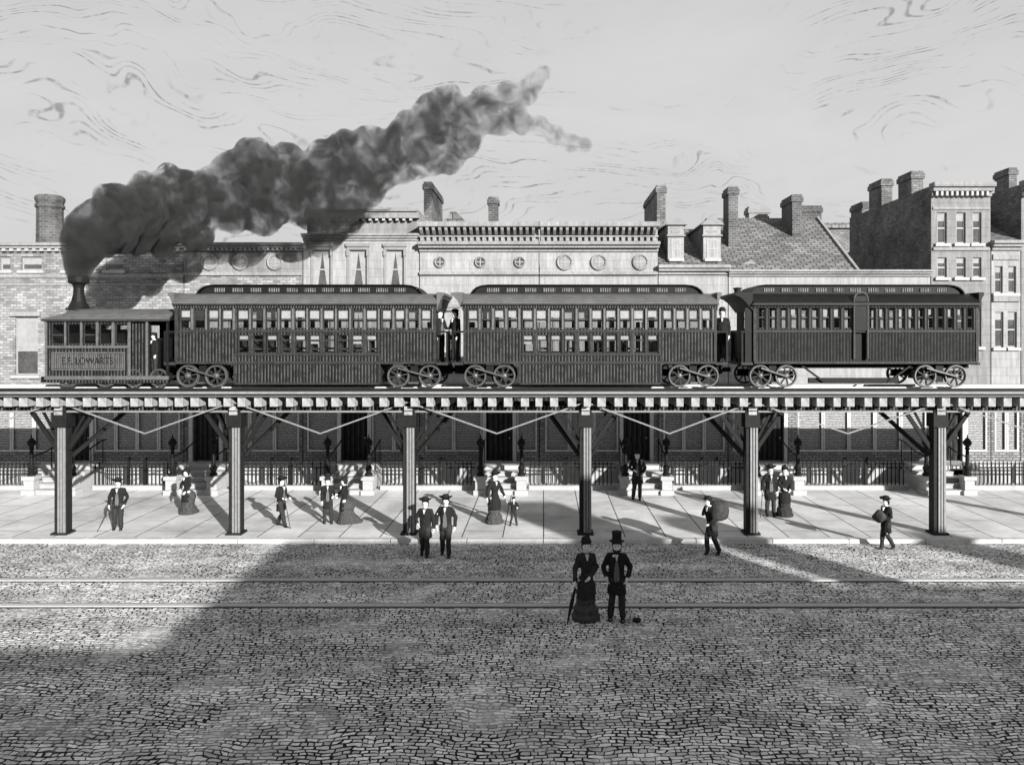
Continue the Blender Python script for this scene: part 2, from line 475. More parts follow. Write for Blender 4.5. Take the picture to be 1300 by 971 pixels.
MB().box(XA, XB, 25.2, 27.98, 4.434, 4.50).build('deck_planks', M['darktimber'], el)
for yy in (25.95, 27.3):
    MB().box(XA, XB, yy-.12, yy+.12, 4.503, 4.60).box(XA, XB, yy-.035, yy+.035, 4.60, 4.72).build('running_rail', M['steel'], el)
pp = [wx(p, PD) for p in POSTS if XA-3 < wx(p, PD) < XB+3]
for a, b in zip(pp, pp[1:]):
    m = (a+b)/2
    if a < XA-.5 or b > XB+.5: continue
    r = MB()
    r.bar((a+.02, PD-.3, 4.27), (m, PD-.3, 3.27), .042, .055, (0,1,0)); r.bar((m, PD-.3, 3.27), (b-.02, PD-.3, 4.27), .042, .055, (0,1,0))
    r.build('truss_rod', M['beam'], el)

# ------------------------------------------------------------------ train
RAIL = 4.722; YN, YF = 25.5, 27.75; YM = (YN+YF)/2
SD = YN
def tx(px): return wx(px, SD)
def tz(py): return wz(py, SD)
def wheel_mb(x, z, y, r):
    rim = MB()
    prof = [(r*.8,.0),(r*.8,-.05),(r*.86,-.075),(r*.95,-.075),(r*.97,-.02),(r,.0),(r*1.0,.04),(r*.8,.04)]
    k = len(rim.v); n = 28
    for q, h in prof:
        for j in range(n):
            a = 2*math.pi*j/n; rim.v.append((x+q*math.cos(a), y+h, z+q*math.sin(a)))
    L = len(prof)
    for i in range(L):
        for j in range(n): rim.f.append((i*n+j, i*n+(j+1)%n, ((i+1)%L)*n+(j+1)%n, ((i+1)%L)*n+j))
    sp = MB()
    for j in range(8):
        a = 2*math.pi*j/8+.2
        sp.bar((x+.05*math.cos(a), y-.02, z+.05*math.sin(a)), (x+r*.83*math.cos(a), y-.01, z+r*.83*math.sin(a)), .045, .05, (0,1,0))
    hub = MB().lathe([(.1,.02),(.1,-.06),(.06,-.1),(.03,-.11)], (x,y,z), 16, 'y')
    return rim, sp, hub
def wheel(x, z, y, r, parent, far=False):
    if far: y2 = 2*YM - y
    else: y2 = y
    rim, sp, hub = wheel_mb(x, z, y, r)
    if far:
        for q in (rim, sp, hub): q.v = [(a, 2*YM-b, c) for a, b, c in q.v]
    w = MB(); w.v = rim.v; w.f = rim.f
    o = w.build('wheel', M['wheelrim'], parent, smooth=False)
    return o, sp, hub
M['wheelrim'] = plain('wheel_rim', .085, .4, .45, 9, .3)
def bogie(xa, xb, car, bars=True, yw=25.62, r=.37):
    """two axles; the wheels show outside the frame and a slanting bar joins their hubs"""
    z = RAIL + r
    b = MB().box(xa-.3, xb+.3, yw+.16, yw+.3, z-.08, z+.16).box(xa-.3, xb+.3, 2*YM-yw-.3, 2*YM-yw-.16, z-.08, z+.16)
    b.box((xa+xb)/2-.25, (xa+xb)/2+.25, yw+.3, 2*YM-yw-.3, z-.15, z+.3)
    b.box((xa+xb)/2-.12, (xa+xb)/2+.12, yw+.02, yw+.16, z-.2, z+.35)
    bo = b.build('bogie', M['darkcar'], car)
    for far in (False, True):
        for x in (xa, xb):
            o, sp, hub = wheel(x, z, yw, r, bo, far)
            # spokes and hub are one look with the wheel: same mesh, second material
            me = o.data; k = len(me.vertices)
            org = ORG[bo.name]
            bm = bmesh.new(); bm.from_mesh(me)
            for part in (sp, hub):
                vs = [bm.verts.new((v[0]-org[0], v[1]-org[1], v[2]-org[2])) for v in part.v]
                for f in part.f:
                    try:
                        ff = bm.faces.new([vs[i] for i in f]); ff.material_index = 1 if part is sp else 0
                    except ValueError: pass
            bmesh.ops.recalc_face_normals(bm, faces=bm.faces)
            bm.to_mesh(me); bm.free()
            me.materials.append(M['trimcar'])
    for x in (xa, xb):
        MB().tube([(x, yw+.05, z), (x, 2*YM-yw-.05, z)], .05, 10).build('axle', M['darkcar'], bo)
    if bars:
        MB().bar((xa, yw-.13, z+.26), (xb, yw-.13, z-.02), .05, .085, (0,1,0)).bar((xa+.34, yw-.12, z-.22), (xb-.34, yw-.12, z-.22), .05, .06, (0,1,0)).build('side_bar', M['wheelrim'], bo)
    return bo
def car_window(x0, x1, z0, z1, near, car, mid=None, blind=None):
    y = YN+.03 if near else YF-.07
    t = .022
    f = MB()
    f.box(x0, x0+t, y, y+.04, z0, z1).box(x1-t, x1, y, y+.04, z0, z1)
    f.box(x0+t, x1-t, y, y+.04, z0, z0+t).box(x0+t, x1-t, y, y+.04, z1-t, z1)
    if mid: f.box(x0+t, x1-t, y-.012, y+.04, mid-.022, mid+.022)
    w = f.build('window', M['trimcar'], car)
    MB().box(x0+t, x1-t, y+.016, y+.022, z0+t, z1-t).build('pane', M['glass'], w)
    if blind:
        MB().box(x0+t, x1-t, y+.052, y+.058, blind, z1-t).build('blind', M['blind'], w)
    return w
def spread(a, b, n, gap):
    w = (b-a)/n
    return [(a+i*w+gap/2, a+(i+1)*w-gap/2) for i in range(n)]
def hood_poly(xb, xt):
    s = xt-xb
    return [(xb, 7.2), (xb+s*.18, 7.33), (xb+s*.45, 7.53), (xb+s*.75, 7.66), (xt, 7.71), (xt, 7.79), (xb+s*.5, 7.805), (xb, 7.8)]
def roof_end(a): return a
def car(label, tipL, bodL, bodR, tipR, cleL, cleR, bog, bellyL=None, bellyR=None, rear=False):
    c = thing('passenger_car', label, 'railway car', ((tx(bodL)+tx(bodR))/2, YM, RAIL), 'carriages of the elevated train')
    x0, x1 = tx(bodL), tx(bodR)
    mat = M['carpaint2'] if rear else M['carpaint']
    zf, zb, zw0, zw1, ze = tz(460), tz(420), tz(417), tz(393), tz(385)
    holes = []; wins = []
    if not rear:
        a, b = tx(bellyL), tx(bellyR)
        for s in spread(x0+.06, a-.02, 4, .11): wins.append((s[0], s[1], zw0, zw1, 1))
        for s in spread(a+.03, b-.03, 10, .1): wins.append((s[0], s[1], zw0, zw1, 1))
        for s in spread(b+.02, x1-.06, 4, .11): wins.append((s[0], s[1], zw0, zw1, 1))
        for s in spread(a+.05, b-.03, 10, .12): wins.append((s[0], s[1], tz(448), tz(425), 2))
        door = None
    else:
        d0, d1 = tx(1085), tx(1099)
        for s in spread(x0+.06, d0-.05, 9, .13): wins.append((s[0], s[1], tz(417), tz(388), 1))
        for s in spread(d1+.05, x1-.06, 11, .14): wins.append((s[0], s[1], tz(417), tz(388), 1))
    body = MB()
    hl = [w[:4] for w in wins]
    if rear: hl = hl + [(d0, d1, zf+.06, tz(388))]
    for near, y in ((True, YN), (False, YF)):
        hh = hl if near or not rear else [w[:4] for w in wins]
        body.wall(x0, x1, zf, ze, y, hh, .09, flip=not near)
        body.wall(x0, x1, zf, ze, y+(.09 if near else -.09), hh, 0, flip=not near)
    if not rear:
        zbot = tz(487)
        for near, y in ((True, YN), (False, YF)):
            body.wall(a, b, zbot, zf, y, (), 0, flip=not near)
        body.quad((a,YN,zbot),(b,YN,zbot),(b,YF,zbot),(a,YF,zbot))
        for xx in (a, b): body.quad((xx,YN,zbot),(xx,YF,zbot),(xx,YF,zf),(xx,YN,zf))
        body.quad((x0,YN,zf),(a,YN,zf),(a,YF,zf),(x0,YF,zf)); body.quad((b,YN,zf),(x1,YN,zf),(x1,YF,zf),(b,YF,zf))
    else:
        body.quad((x0,YN,zf),(x1,YN,zf),(x1,YF,zf),(x0,YF,zf))
    # end walls with a door opening in each
    for xx in (x0, x1):
        body.box(xx-.03, xx+.03, YN+.003, YM-.36, zf, ze).box(xx-.03, xx+.03, YM+.36, YF-.003, zf, ze).box(xx-.03, xx+.03, YM-.36, YM+.36, ze-.2, ze)
    body.build('body', mat, c)
    for xx in (x0, x1):
        d = MB().box(xx-.02, xx+.02, YM-.36, YM+.36, zf, zf+.95).box(xx-.02, xx+.02, YM-.36, YM-.27, zf+.95, ze-.2).box(xx-.02, xx+.02, YM+.27, YM+.36, zf+.95, ze-.2)
        d.build('end_door', M['darkcar'], c)
    # trim: belt rails, sills, posts between windows, frieze
    t = MB()
    yn = YN-.028
    t.box(x0-.02, x1+.02, yn, YN-.002, tz(422), tz(419)); t.box(x0-.02, x1+.02, YF+.002, YF+.03, tz(422), tz(419))
    t.box(x0-.02, x1+.02, yn-.01, YN-.002, zf-.05, zf+.03)
    for xx in (x0, x1): t.box(xx-.045, xx+.045, yn-.008, YN-.003, zf+.035, ze)
    if not rear:
        t.box(a-.02, b+.02, yn, YN-.002, tz(451.5), tz(449)); t.box(a, b, yn-.01, YN-.002, tz(487)-.03, tz(487)+.03)
        for xx in (a, b): t.box(xx-.03, xx+.03, yn, YN-.003, tz(487)+.035, tz(452))
        for q in spread(a+.05, b-.03, 10, .12): t.box(q[1]+.025, q[1]+.095, yn+.01, YN-.003, tz(448.5), tz(423))
    t.build('trim', M['trimcar'], c)
    for w in wins:
        if w[4] == 1: MB().box(w[1]+.025, w[1]+.085, yn+.008, YN-.003, tz(418.5), tz(391.5)).build('pilaster', M['trimpale'] if not rear else M['trimcar'], c)
    fz = MB().box(x0-.03, x1+.03, YN-.05, YN-.004, tz(391), ze+.02).box(x0-.03, x1+.03, YF+.004, YF+.05, tz(391), ze+.02)
    fz.build('frieze', mat if rear else M['carfrieze'], c)
    for i, w in enumerate(wins):
        mid = w[2]+(w[3]-w[2])*(.48 if w[4] == 1 else .7)
        bl = None
        if w[4] == 1 and random.random() < .8: bl = w[2]+(w[3]-w[2])*random.choice((.5,.52,.6,.35))
        if w[4] == 2 and random.random() < .8: bl = w[2]+(w[3]-w[2])*random.choice((.7,.72,.5,.75))
        if rear and random.random() < .6: bl = None
        car_window(w[0], w[1], w[2], w[3], True, c, mid, bl)
        if not (rear and False): car_window(w[0], w[1], w[2], w[3], False, c, mid, None)
    # roof
    sec = [(YN-.12,7.40),(YN-.12,7.46),(YN+.06,7.6),(YN+.28,7.72),(YN+.5,7.78),(YF-.5,7.78),(YF-.28,7.72),(YF-.06,7.6),(YF+.12,7.46),(YF+.12,7.40)]
    rf = MB().prism(sec, 'x', x0-.06, x1+.06)
    rf.prism(hood_poly(x0-.062, tx(tipL)), 'y', YN-.02, YF+.02).prism(hood_poly(x1+.062, tx(tipR)), 'y', YN-.02, YF+.02)
    roof = rf.build('roof', M['roofcar'] if not rear else M['darkcar'], c)
    MB().box(x0-.1, x1+.1, YN-.135, YN-.122, 7.385, 7.43).build('eave_moulding', M['trimcar'], roof)
    a2, b2 = tx(cleL), tx(cleR)
    prof = [(a2,7.77),(a2+.06,7.87),(a2+.15,7.96),(a2+.3,8.02),(a2+.5,8.04),(b2-.5,8.04),(b2-.3,8.02),(b2-.15,7.96),(b2-.06,7.87),(b2,7.77)]
    cl = MB().prism(prof, 'y', YN+.52, YF-.52).build('clerestory', M['darkcar'], c)
    top = [(p[0]*1.0, p[1]) for p in prof]
    cap = MB().prism([(a2-.1,7.785),(a2-.02,7.9),(a2+.1,8.0),(a2+.28,8.06),(a2+.5,8.085),(b2-.5,8.085),(b2-.28,8.06),(b2-.1,8.0),(b2+.02,7.9),(b2+.1,7.785),(b2+.05,7.785),(b2-.03,7.9),(b2-.14,7.98),(b2-.3,8.035),(b2-.5,8.055),(a2+.5,8.055),(a2+.3,8.035),(a2+.14,7.98),(a2+.03,7.9),(a2-.05,7.785)], 'y', YN+.42, YF-.42)
    cap.build('clerestory_roof', M['darkcar'], cl)
    n = 11
    for s in spread(a2+.35, b2-.35, n, .22):
        MB().box(s[0], s[1], YN+.495, YN+.517, 7.84, 7.97).build('clerestory_window', M['clerglass'], cl)
    # platforms with railings
    for xb_, s in ((x0, -1), (x1, 1)):
        xe = xb_ + s*.42
        if rear and s == 1: xe = xb_ + .12
        pl = MB().box(xb_+s*.035, xe, YN+.02, YF-.02, zf-.09, zf+.0).build('platform', M['trimcar'], c)
        rl = MB()
        if not (rear and s == 1):
            for ya, yb in ((YN+.02, YM-.3), (YM+.3, YF-.02)):
                r_ = MB().box(xe-s*.06, xe, ya, yb, zf+.96, zf+1.02).box(xe-s*.05, xe-s*.01, ya+.06, yb-.06, zf+.12, zf+.957)
                r_.box(xe-s*.06, xe, ya, ya+.057, zf+.003, zf+.957).box(xe-s*.06, xe, yb-.057, yb, zf+.003, zf+.957)
                if ya < YM: r_.box(xb_+s*.04, xe-s*.063, YN+.03, YN+.07, zf+.96, zf+1.02)
                r_.build('railing', M['darkcar'], c)
    # benches inside
    q = x0+.5
    zfl = zf
    while q < x1-.4:
        MB().box(q, q+.05, YN+.15, YM-.3, zfl+.01, zfl+1.0).box(q+.055, q+.4, YN+.15, YM-.3, zfl+.4, zfl+.46).box(q, q+.05, YM+.3, YF-.15, zfl+.01, zfl+1.0).box(q+.055, q+.4, YM+.3, YF-.15, zfl+.4, zfl+.46).build('bench', M['seat'], c)
        q += .95
    for (p, q_) in bog: bogie(tx(p), tx(q_), c)
    if rear:
        u = MB().box(x0+.1, x1-.1, YN+.3, YF-.3, zf-.2, zf-.02).box(tx(1030), tx(1145), YN+.25, YN+.35, RAIL+.12, RAIL+.3)
        u.bar((tx(1020), YN+.2, zf-.1), (tx(1050), YN+.2, RAIL+.15), .06).bar((tx(1050), YN+.2, RAIL+.15), (tx(1130), YN+.2, RAIL+.15), .06).bar((tx(1130), YN+.2, RAIL+.15), (tx(1160), YN+.2, zf-.1), .06)
        u.build('underframe', M['darkcar'], c)
        # tall arched doorway in the side
        dd = MB().box(d0+.03, d1-.03, YN+.1, YN+.13, zf+.06, tz(388)); dd.build('side_door', M['darkcar'], c)
        ar = MB(); n = 10; xm = (d0+d1)/2; rr = (d1-d0)/2+.04; zc = tz(380)
        pts = [(d0-.04, YN-.07, tz(455))]+[(xm-rr*math.cos(math.pi*i/n), YN-.07, zc+rr*math.sin(math.pi*i/n)) for i in range(n+1)]+[(d1+.04, YN-.07, tz(455))]
        ar.tube(pts, .028, 6)
        ar.build('door_arch', M['wheelrim'], c)
        MB().box(d0, d1, YN-.072, YN-.052, tz(420), zc+.1).build('door_head', M['darkcar'], c)
        # lamp box on the front of the roof
        MB().lathe([(.11,0),(.11,.12),(.15,.14),(.15,.17),(.05,.19)], (tx(941), YN+.5, 7.8), 12).build('roof_lamp', M['darkcar'], roof)
        MB().box(x0-.3, x0-.035, YN+.04, YN+.1, zf, 7.3).box(x0-.3, x0-.24, YN+.1, YF-.1, zf+.003, zf+1.05).build('vestibule', M['darkcar'], c)
    else:
        MB().box(x1+.42, x1+.75, YM-.08, YM+.08, zf-.35, zf-.2).box(x0-.75, x0-.42, YM-.08, YM+.08, zf-.35, zf-.2).box(x0-.44,x0+.5,YM-.2,YM+.2,zf-.42,zf-.1).box(x1-.5,x1+.44,YM-.2,YM+.2,zf-.42,zf-.1).build('coupling', M['darkcar'], c)
    return c
M['carfrieze'] = boards('car_frieze', .02, .004, .11, pitch=.085)
M['clerglass'] = boards('clerestory_glass', .05, .01, .2, pitch=.075)
car('leading dark passenger car directly behind the small steam engine, low slung middle', 213, 224, 552, 564, 245, 530, [(237,273),(505,545)], 298, 482)
car('middle dark passenger car between two others, low slung middle and two window rows', 572, 590, 908, 916, 599, 893, [(603,640),(863,899)], 660, 839)
car('rear dark passenger car last in the train, tall arched side doorway', 933, 958, 1240, 1249, 957, 1231, [(966,999),(1176,1215)], rear=True)

# steam engine boxed in like a small tram
lo = thing('steam_engine', 'small boxed steam engine with flared smokestack at the head of the train', 'locomotive', (tx(135), YM, RAIL))
x0, x1, x2 = tx(59), tx(186), tx(214)
zb, zs, zw0, zw1, ze = tz(478), tz(441), tz(437), tz(411), tz(404)
hl = [(a, b, zw0, zw1) for a, b in spread(x0+.1, tx(164), 5, .12)]
b = MB()
b.wall(x0, tx(166), zb, ze, YN, hl, .1); b.wall(x0, tx(166), zb, ze, YF, hl, .1, True)
b.box(x0-.02, x0+.02, YN+.003, YF-.003, zb, ze)
b.box(tx(166)+.002, x1-.02, YN+.08, YN+.11, zb, ze-.02)
b.box(tx(166)+.002, x1-.02, YF-.11, YF-.08, zb, ze-.02)
b.box(x0, x2, YN+.05, YF-.05, zb-.06, zb-.003)
b.box(x0, x2, YN-.02, YN-.004, zb-.2, zb-.105)
b.build('body', M['carpaint'], lo)
t = MB()
t.box(x0-.03, tx(166), YN-.04, YN-.003, zs-.02, zs+.05).box(x0-.04, x2+.02, YN-.05, YN-.003, zb-.1, zb+.02).box(x0-.04, x1+.02, YN-.05, YN-.003, ze-.12, ze-.02)
for px in (59, 165, 187): t.box(tx(px)-.035, tx(px)+.035, YN-.045, YN-.002, zb+.025, ze-.125)
for w in hl[1:]: t.box(w[0]-.085, w[0]-.035, YN-.03, YN-.003, zs+.055, ze-.125)
pa, pb, pz0, pz1 = tx(66), tx(159), tz(470), tz(447)
t.box(pa, pb, YN-.035, YN-.003, pz1-.035, pz1).box(pa, pb, YN-.035, YN-.003, pz0, pz0+.035).box(pa, pa+.035, YN-.034, YN-.003, pz0+.036, pz1-.036).box(pb-.035, pb, YN-.034, YN-.003, pz0+.036, pz1-.036)
t.build('trim', M['trimpale'], lo)
sign = MB().box(pa+.05, pb-.05, YN-.02, YN-.004, pz0+.05, pz1-.05).build('name_panel', M['namepanel'] if 'namepanel' in M else boards('name_panel', .06, .01, .12, pitch=.06), lo)
cu = bpy.data.curves.new('txt', 'FONT'); cu.body = 'E.F. LOWARTS.'; cu.size = .33; cu.extrude = .004; cu.align_x = 'CENTER'; cu.align_y = 'CENTER'
to = bpy.data.objects.new('txt', cu); COL.objects.link(to)
dg = bpy.context.evaluated_depsgraph_get(); me = bpy.data.meshes.new_from_object(to.evaluated_get(dg)); bpy.data.objects.remove(to)
rot = Matrix.Translation(Vector(((pa+pb)/2, YN-.026, (pz0+pz1)/2)) - ORG[lo.name]) @ Matrix.Rotation(R(90), 4, 'X') @ Matrix.Diagonal((.8, 1.0, 1, 1))
me.transform(rot); me.materials.append(M['iron'])
lt = bpy.data.objects.new('lettering', me); COL.objects.link(lt); lt.parent = sign
for w in hl:
    car_window(w[0], w[1], w[2], w[3], True, lo, w[2]+.3 if random.random() < .5 else None)
    car_window(w[0], w[1], w[2], w[3], False, lo)
MB().box(x0+.15, tx(150), YM-.5, YM+.5, zb, zs+.1).tube([(x0+.1, YM, zs+.15), (tx(150), YM, zs+.15)], .45, 16).build('boiler', M['darkcar'], lo)
MB().box(x1, x1+.05, YN+.11, YN+.2, zb, ze).box(x1, x1+.05, YF-.2, YF-.11, zb, ze).box(x1, x1+.04, YN+.21, YF-.21, zb, zs+.3).build('cab_bulkhead', M['darkcar'], lo)
MB().box(x2-.08, x2-.01, YN+.003, YN+.08, zb, ze-.1).box(x2-.08, x2-.01, YF-.08, YF-.003, zb, ze-.1).box(x2-.07, x2-.02, YN+.7, YF-.083, zb, tz(438)).build('cab_post', M['darkcar'], lo)
ys = [YN-.08 + (YF-YN+.16)*i/10 for i in range(11)]
arc = [(y, ze-.02 + .36*math.sin(math.pi*i/10)**.7) for i, y in enumerate(ys)]
rf = MB()
n = len(arc)
stations = [(x0-.1, .18), (x0+.12, .55), (x0+.4, .85), (x0+.7, 1.0), (x2+.08, 1.0)]
k = 0
for xx, sc in stations:
    for (y, z) in arc: rf.v.append((xx, y, ze-.02+(z-ze+.02)*sc))
    for (y, z) in reversed(arc): rf.v.append((xx, y, ze-.06+(z-ze+.02)*sc))
L = 2*n
for i in range(len(stations)-1):
    for j in range(L): rf.f.append((i*L+j, i*L+(j+1)%L, (i+1)*L+(j+1)%L, (i+1)*L+j))
rf.f.append(tuple(range(L))); rf.f.append(tuple(range((len(stations)-1)*L, len(stations)*L)))
roof = rf.build('roof', M['roofcar'], lo)
MB().tube([(x2+.09, y, z-.015) for y, z in arc], .035, 6).build('roof_rim', M['darkcar'], roof)
MB().box(x0-.12, x2+.06, YN-.11, YN-.05, ze-.1, ze-.035).build('eave_moulding', M['trimcar'], roof)
sx = wx(100, YM); z0 = ze+.3
prof = [(.4,0),(.4,.05),(.33,.08),(.23,.28),(.165,.56),(.16,.76),(.2,.86),(.3,.9),(.32,.96),(.32,1.12),(.29,1.15),(.24,1.15),(.15,1.0)]
MB().lathe(prof, (sx, YM, z0), 24).build('smokestack', M['darkcar'], lo, smooth=False)
STACK = (sx, YM, z0+1.15)
for px in (84, 112, 140, 178, 200):
    far = False
bogie(tx(84), tx(112)+.5, lo, False, r=.36); bogie(tx(168), tx(200), lo, False, r=.3)
MB().box(x0-.35, x0-.045, YN+.3, YF-.3, zb-.2, zb-.05).box(x0-.5, x0-.36, YN+.5, YF-.5, zb-.22, zb-.02).build('buffer_beam', M['darkcar'], lo)

# smoke: lumps merged into one billowing body of dark vapour
path = [(100,350,8),(100,343,10),(101,334,13),(104,320,18),(108,304,22),(114,290,22),(130,296,22),(150,300,18),(175,306,13),(205,314,10),(128,278,22),(148,262,24),(150,285,22),(170,272,30),(190,256,28),(213,240,22),
        (200,292,24),(232,266,32),(255,250,28),(250,298,17),(275,242,22),(300,226,30),(290,260,30),(325,212,28),(340,248,36),(335,278,18),(375,232,36),(365,207,20),(400,260,30),(415,224,32),(435,258,24),(440,204,30),(455,233,32),(470,188,24),(480,214,26),
        (500,196,28),(525,172,27),(510,212,18),(545,198,22),(555,152,30),(565,133,19),(580,170,30),(570,203,15),(600,150,22),(615,131,17),(630,150,18),(645,120,13),(650,140,15),(668,118,12),(678,104,9),(690,93,6),(664,158,10),(684,160,9),(705,172,9),(725,182,8),(742,184,6)]
sm = MB()
for px, py, r in path:
    q_ = min(1, max(0, (px-105)/130.0)); d = 26.6 + 5.0*q_*q_*(3-2*q_) + (1.0*(px-300)/400 if px > 300 else 0)
    c = Vector((wx(px, d), d, wz(py, d))); rr = r*d/F
    sm.ball(c, rr*1.0+.16, 16, 12)
    for q in range(int(5 if r > 12 else 1)):
        v = Vector((random.gauss(0,1), random.gauss(0,1), random.gauss(0,1))).normalized()
        sm.ball(c + v*rr*.9, rr*random.uniform(.28, .5)+.12, 10, 8)
fs = fuse(sm, .11, 1)
m, nt, bs = new_mat('smoke_vapour'); nt.nodes.remove(bs)
out = [n for n in nt.nodes if n.type == 'OUTPUT_MATERIAL'][0]
pv = nt.nodes.new('ShaderNodeVolumePrincipled'); pv.inputs['Color'].default_value = (.13,.13,.13,1)
pv.inputs['Anisotropy'].default_value = .1
co_ = objco(nt); x_, y_, z_ = sep(nt, co_)
n1 = noise_n(nt, co_, 1.35, 8, .66, .9)
edge = maprange(nt, n1, .4, .66, 0.0, 1.0)
fade = maprange(nt, x_, wx(100, 26.6), wx(740, 32), 13.0, 2.6)
nt.links.new(math_n(nt, 'MULTIPLY', math_n(nt, 'ADD', math_n(nt, 'MULTIPLY', edge, edge), maprange(nt, z_, 8.6, 10.6, .4, .03)), fade), pv.inputs['Density'])
nt.links.new(pv.outputs[0], out.inputs['Volume'])
smo = fs.build('smoke', m)
smo['kind'] = 'stuff'; tag(smo, 'dark billowing smoke drifting back from the engine smokestack over the roofs', 'smoke')
# ------------------------------------------------------------------ houses behind
FD = 34.5
def fx(px): return wx(px, FD)
def fz(py): return wz(py, FD)
ZG = 4.25
def fwin(h, x0, x1, z0, z1, y=FD, hood=True, blind=.5, curtains=False):
    """sash window set in its opening: frame with glazing bar, pane, sill, hood"""
    t = .06
    f = MB()
    yy = y+.09
    f.box(x0+.002, x0+t, yy, yy+.06, z0+.002, z1-.002).box(x1-t, x1-.002, yy, yy+.06, z0+.002, z1-.002)
    f.box(x0+t, x1-t, yy, yy+.06, z0+.002, z0+t).box(x0+t, x1-t, yy, yy+.06, z1-t, z1-.002)
    zm = (z0+z1)/2; f.box(x0+t, x1-t, yy, yy+.06, zm-.03, zm+.03)
    w = f.build('window', M['frame'], h)
    MB().box(x0+t, x1-t, yy+.03, yy+.04, z0+t, z1-t).build('pane', M['pane'], w)
    if blind:
        MB().box(x0+t, x1-t, yy+.016, yy+.022, z1-t-(z1-z0-2*t)*blind, z1-t).build('blind', M['curtain'], w)
    if curtains:
        zt = z1-t; xm = (x0+x1)/2
        MB().prism([(x0+t,z0+t),(x0+t,zt),(xm,zt),(x0+t+.1,z0+t)], 'y', yy+.012, yy+.02).prism([(x1-t,z0+t),(x1-t-.1,z0+t),(xm,zt),(x1-t,zt)], 'y', yy+.012, yy+.02).build('curtain', M['curtain'], w)
    MB().box(x0-.12, x1+.12, y-.12, y-.003, z0-.14, z0-.01).build('sill', M['stone'], w)
    if hood:
        MB().box(x0-.15, x1+.15, y-.14, y-.003, z1+.16, z1+.3).box(x0-.1, x1+.1, y-.08, y-.003, z1+.02, z1+.155).box(x0-.13, x0-.02, y-.1, y-.002, z1-.25, z1+.015).box(x1+.02, x1+.13, y-.1, y-.002, z1-.25, z1+.015).box(x0-.11, x0-.03, y-.05, y-.001, z0, z1-.255).box(x1+.03, x1+.11, y-.05, y-.001, z0, z1-.255).build('hood', M['hood'], w)
    return w
def house(label, pl, pr, ptop, mat, up=(), door=None, blocks=(), depth=9.0, side=None, wargs=None, group='row houses behind the railway', ground=True):
    x0, x1, zt = fx(pl)+.004, fx(pr)-.004, fz(ptop)
    h = thing('row_house', label, 'house', ((x0+x1)/2, FD, 0), group)
    holes = [(fx(a), fx(b), fz(d), fz(c)) for a, b, c, d in up]
    w = MB().wall(x0, x1, ZG, zt, FD, holes, .16)
    w.quad((x0,FD,zt),(x1,FD,zt),(x1,FD+depth,zt),(x0,FD+depth,zt))
    w.quad((x0,FD+depth,0),(x1,FD+depth,0),(x1,FD+depth,zt),(x0,FD+depth,zt))
    if not side:
        for xx in (x0, x1): w.quad((xx,FD,0),(xx,FD+depth,0),(xx,FD+depth,zt),(xx,FD,zt))
    w.build('wall', mat, h)
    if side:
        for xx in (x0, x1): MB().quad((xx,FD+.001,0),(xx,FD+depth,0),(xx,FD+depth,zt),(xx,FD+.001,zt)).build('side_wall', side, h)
    for i, q in enumerate(holes): fwin(h, *q, **(wargs or {}))
    # ground floor of dark brick with a pale plinth and louvred windows
    gh = []
    if door: gh.append((fx(door)-.58, fx(door)+.58, .96, 3.75))
    pan = []
    for a, b, n in blocks:
        for s in spread(fx(a), fx(b), n, .16): pan.append((s[0], s[1], 1.45, 3.7)); gh.append(pan[-1])
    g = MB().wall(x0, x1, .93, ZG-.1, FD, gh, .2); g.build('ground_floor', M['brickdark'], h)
    edges = [x0] + ([fx(door)-.7, fx(door)+.7] if door else []) + [x1]
    for a, b in zip(edges[::2], edges[1::2]): MB().box(a, b, FD-.07, FD-.003, 0, .93).build('plinth', M['stone'], h)
    MB().box(x0, x1, FD-.1, FD+.3, ZG-.14, ZG+.06).build('band_course', M['hood'], h)
    for q in pan:
        f = MB()
        f.box(q[0]-.07, q[0]-.003, FD-.03, FD-.002, q[2]-.1, q[3]+.1).box(q[1]+.003, q[1]+.07, FD-.03, FD-.002, q[2]-.1, q[3]+.1)
        f.box(q[0]-.002, q[1]+.002, FD-.028, FD+.05, q[2]-.09, q[2]-.002)
        w = f.build('window', M['strip'], h)
        MB().box(q[0]+.003, q[1]-.003, FD+.08, FD+.12, q[2]+.003, q[3]-.003).build('shutter', M['shutter'], w)
    if door:
        q = gh[0]
        d = MB().box(q[0]+.003, q[1]-.003, FD+.12, FD+.17, q[2]+.003, q[3]-.5).box(q[0]+.12, (q[0]+q[1])/2-.06, FD+.1, FD+.118, 2.0, 3.05).box((q[0]+q[1])/2+.06, q[1]-.12, FD+.1, FD+.118, 2.0, 3.05).box(q[0]+.12, (q[0]+q[1])/2-.06, FD+.1, FD+.118, 1.2, 1.8).box((q[0]+q[1])/2+.06, q[1]-.12, FD+.1, FD+.118, 1.2, 1.8).build('door', M['door'], h)
        MB().ball((q[1]-.14, FD+.07, 1.95), .035).build('handle', M['steel'], d)
        MB().box(q[0]+.003, q[1]-.003, FD+.14, FD+.16, q[3]-.48, q[3]-.003).build('transom', M['pane'], d)
        fr = MB().box(q[0]-.16, q[0]-.003, FD-.09, FD-.002, .94, 3.8).box(q[1]+.003, q[1]+.16, FD-.09, FD-.002, .94, 3.8).box(q[0]-.2, q[1]+.2, FD-.12, FD-.002, 3.805, 3.98)
        fr.build('door_frame', M['strip'], h)
    return h
M['strip'] = plain('shutter_frame', .42, .8, .3, 6)
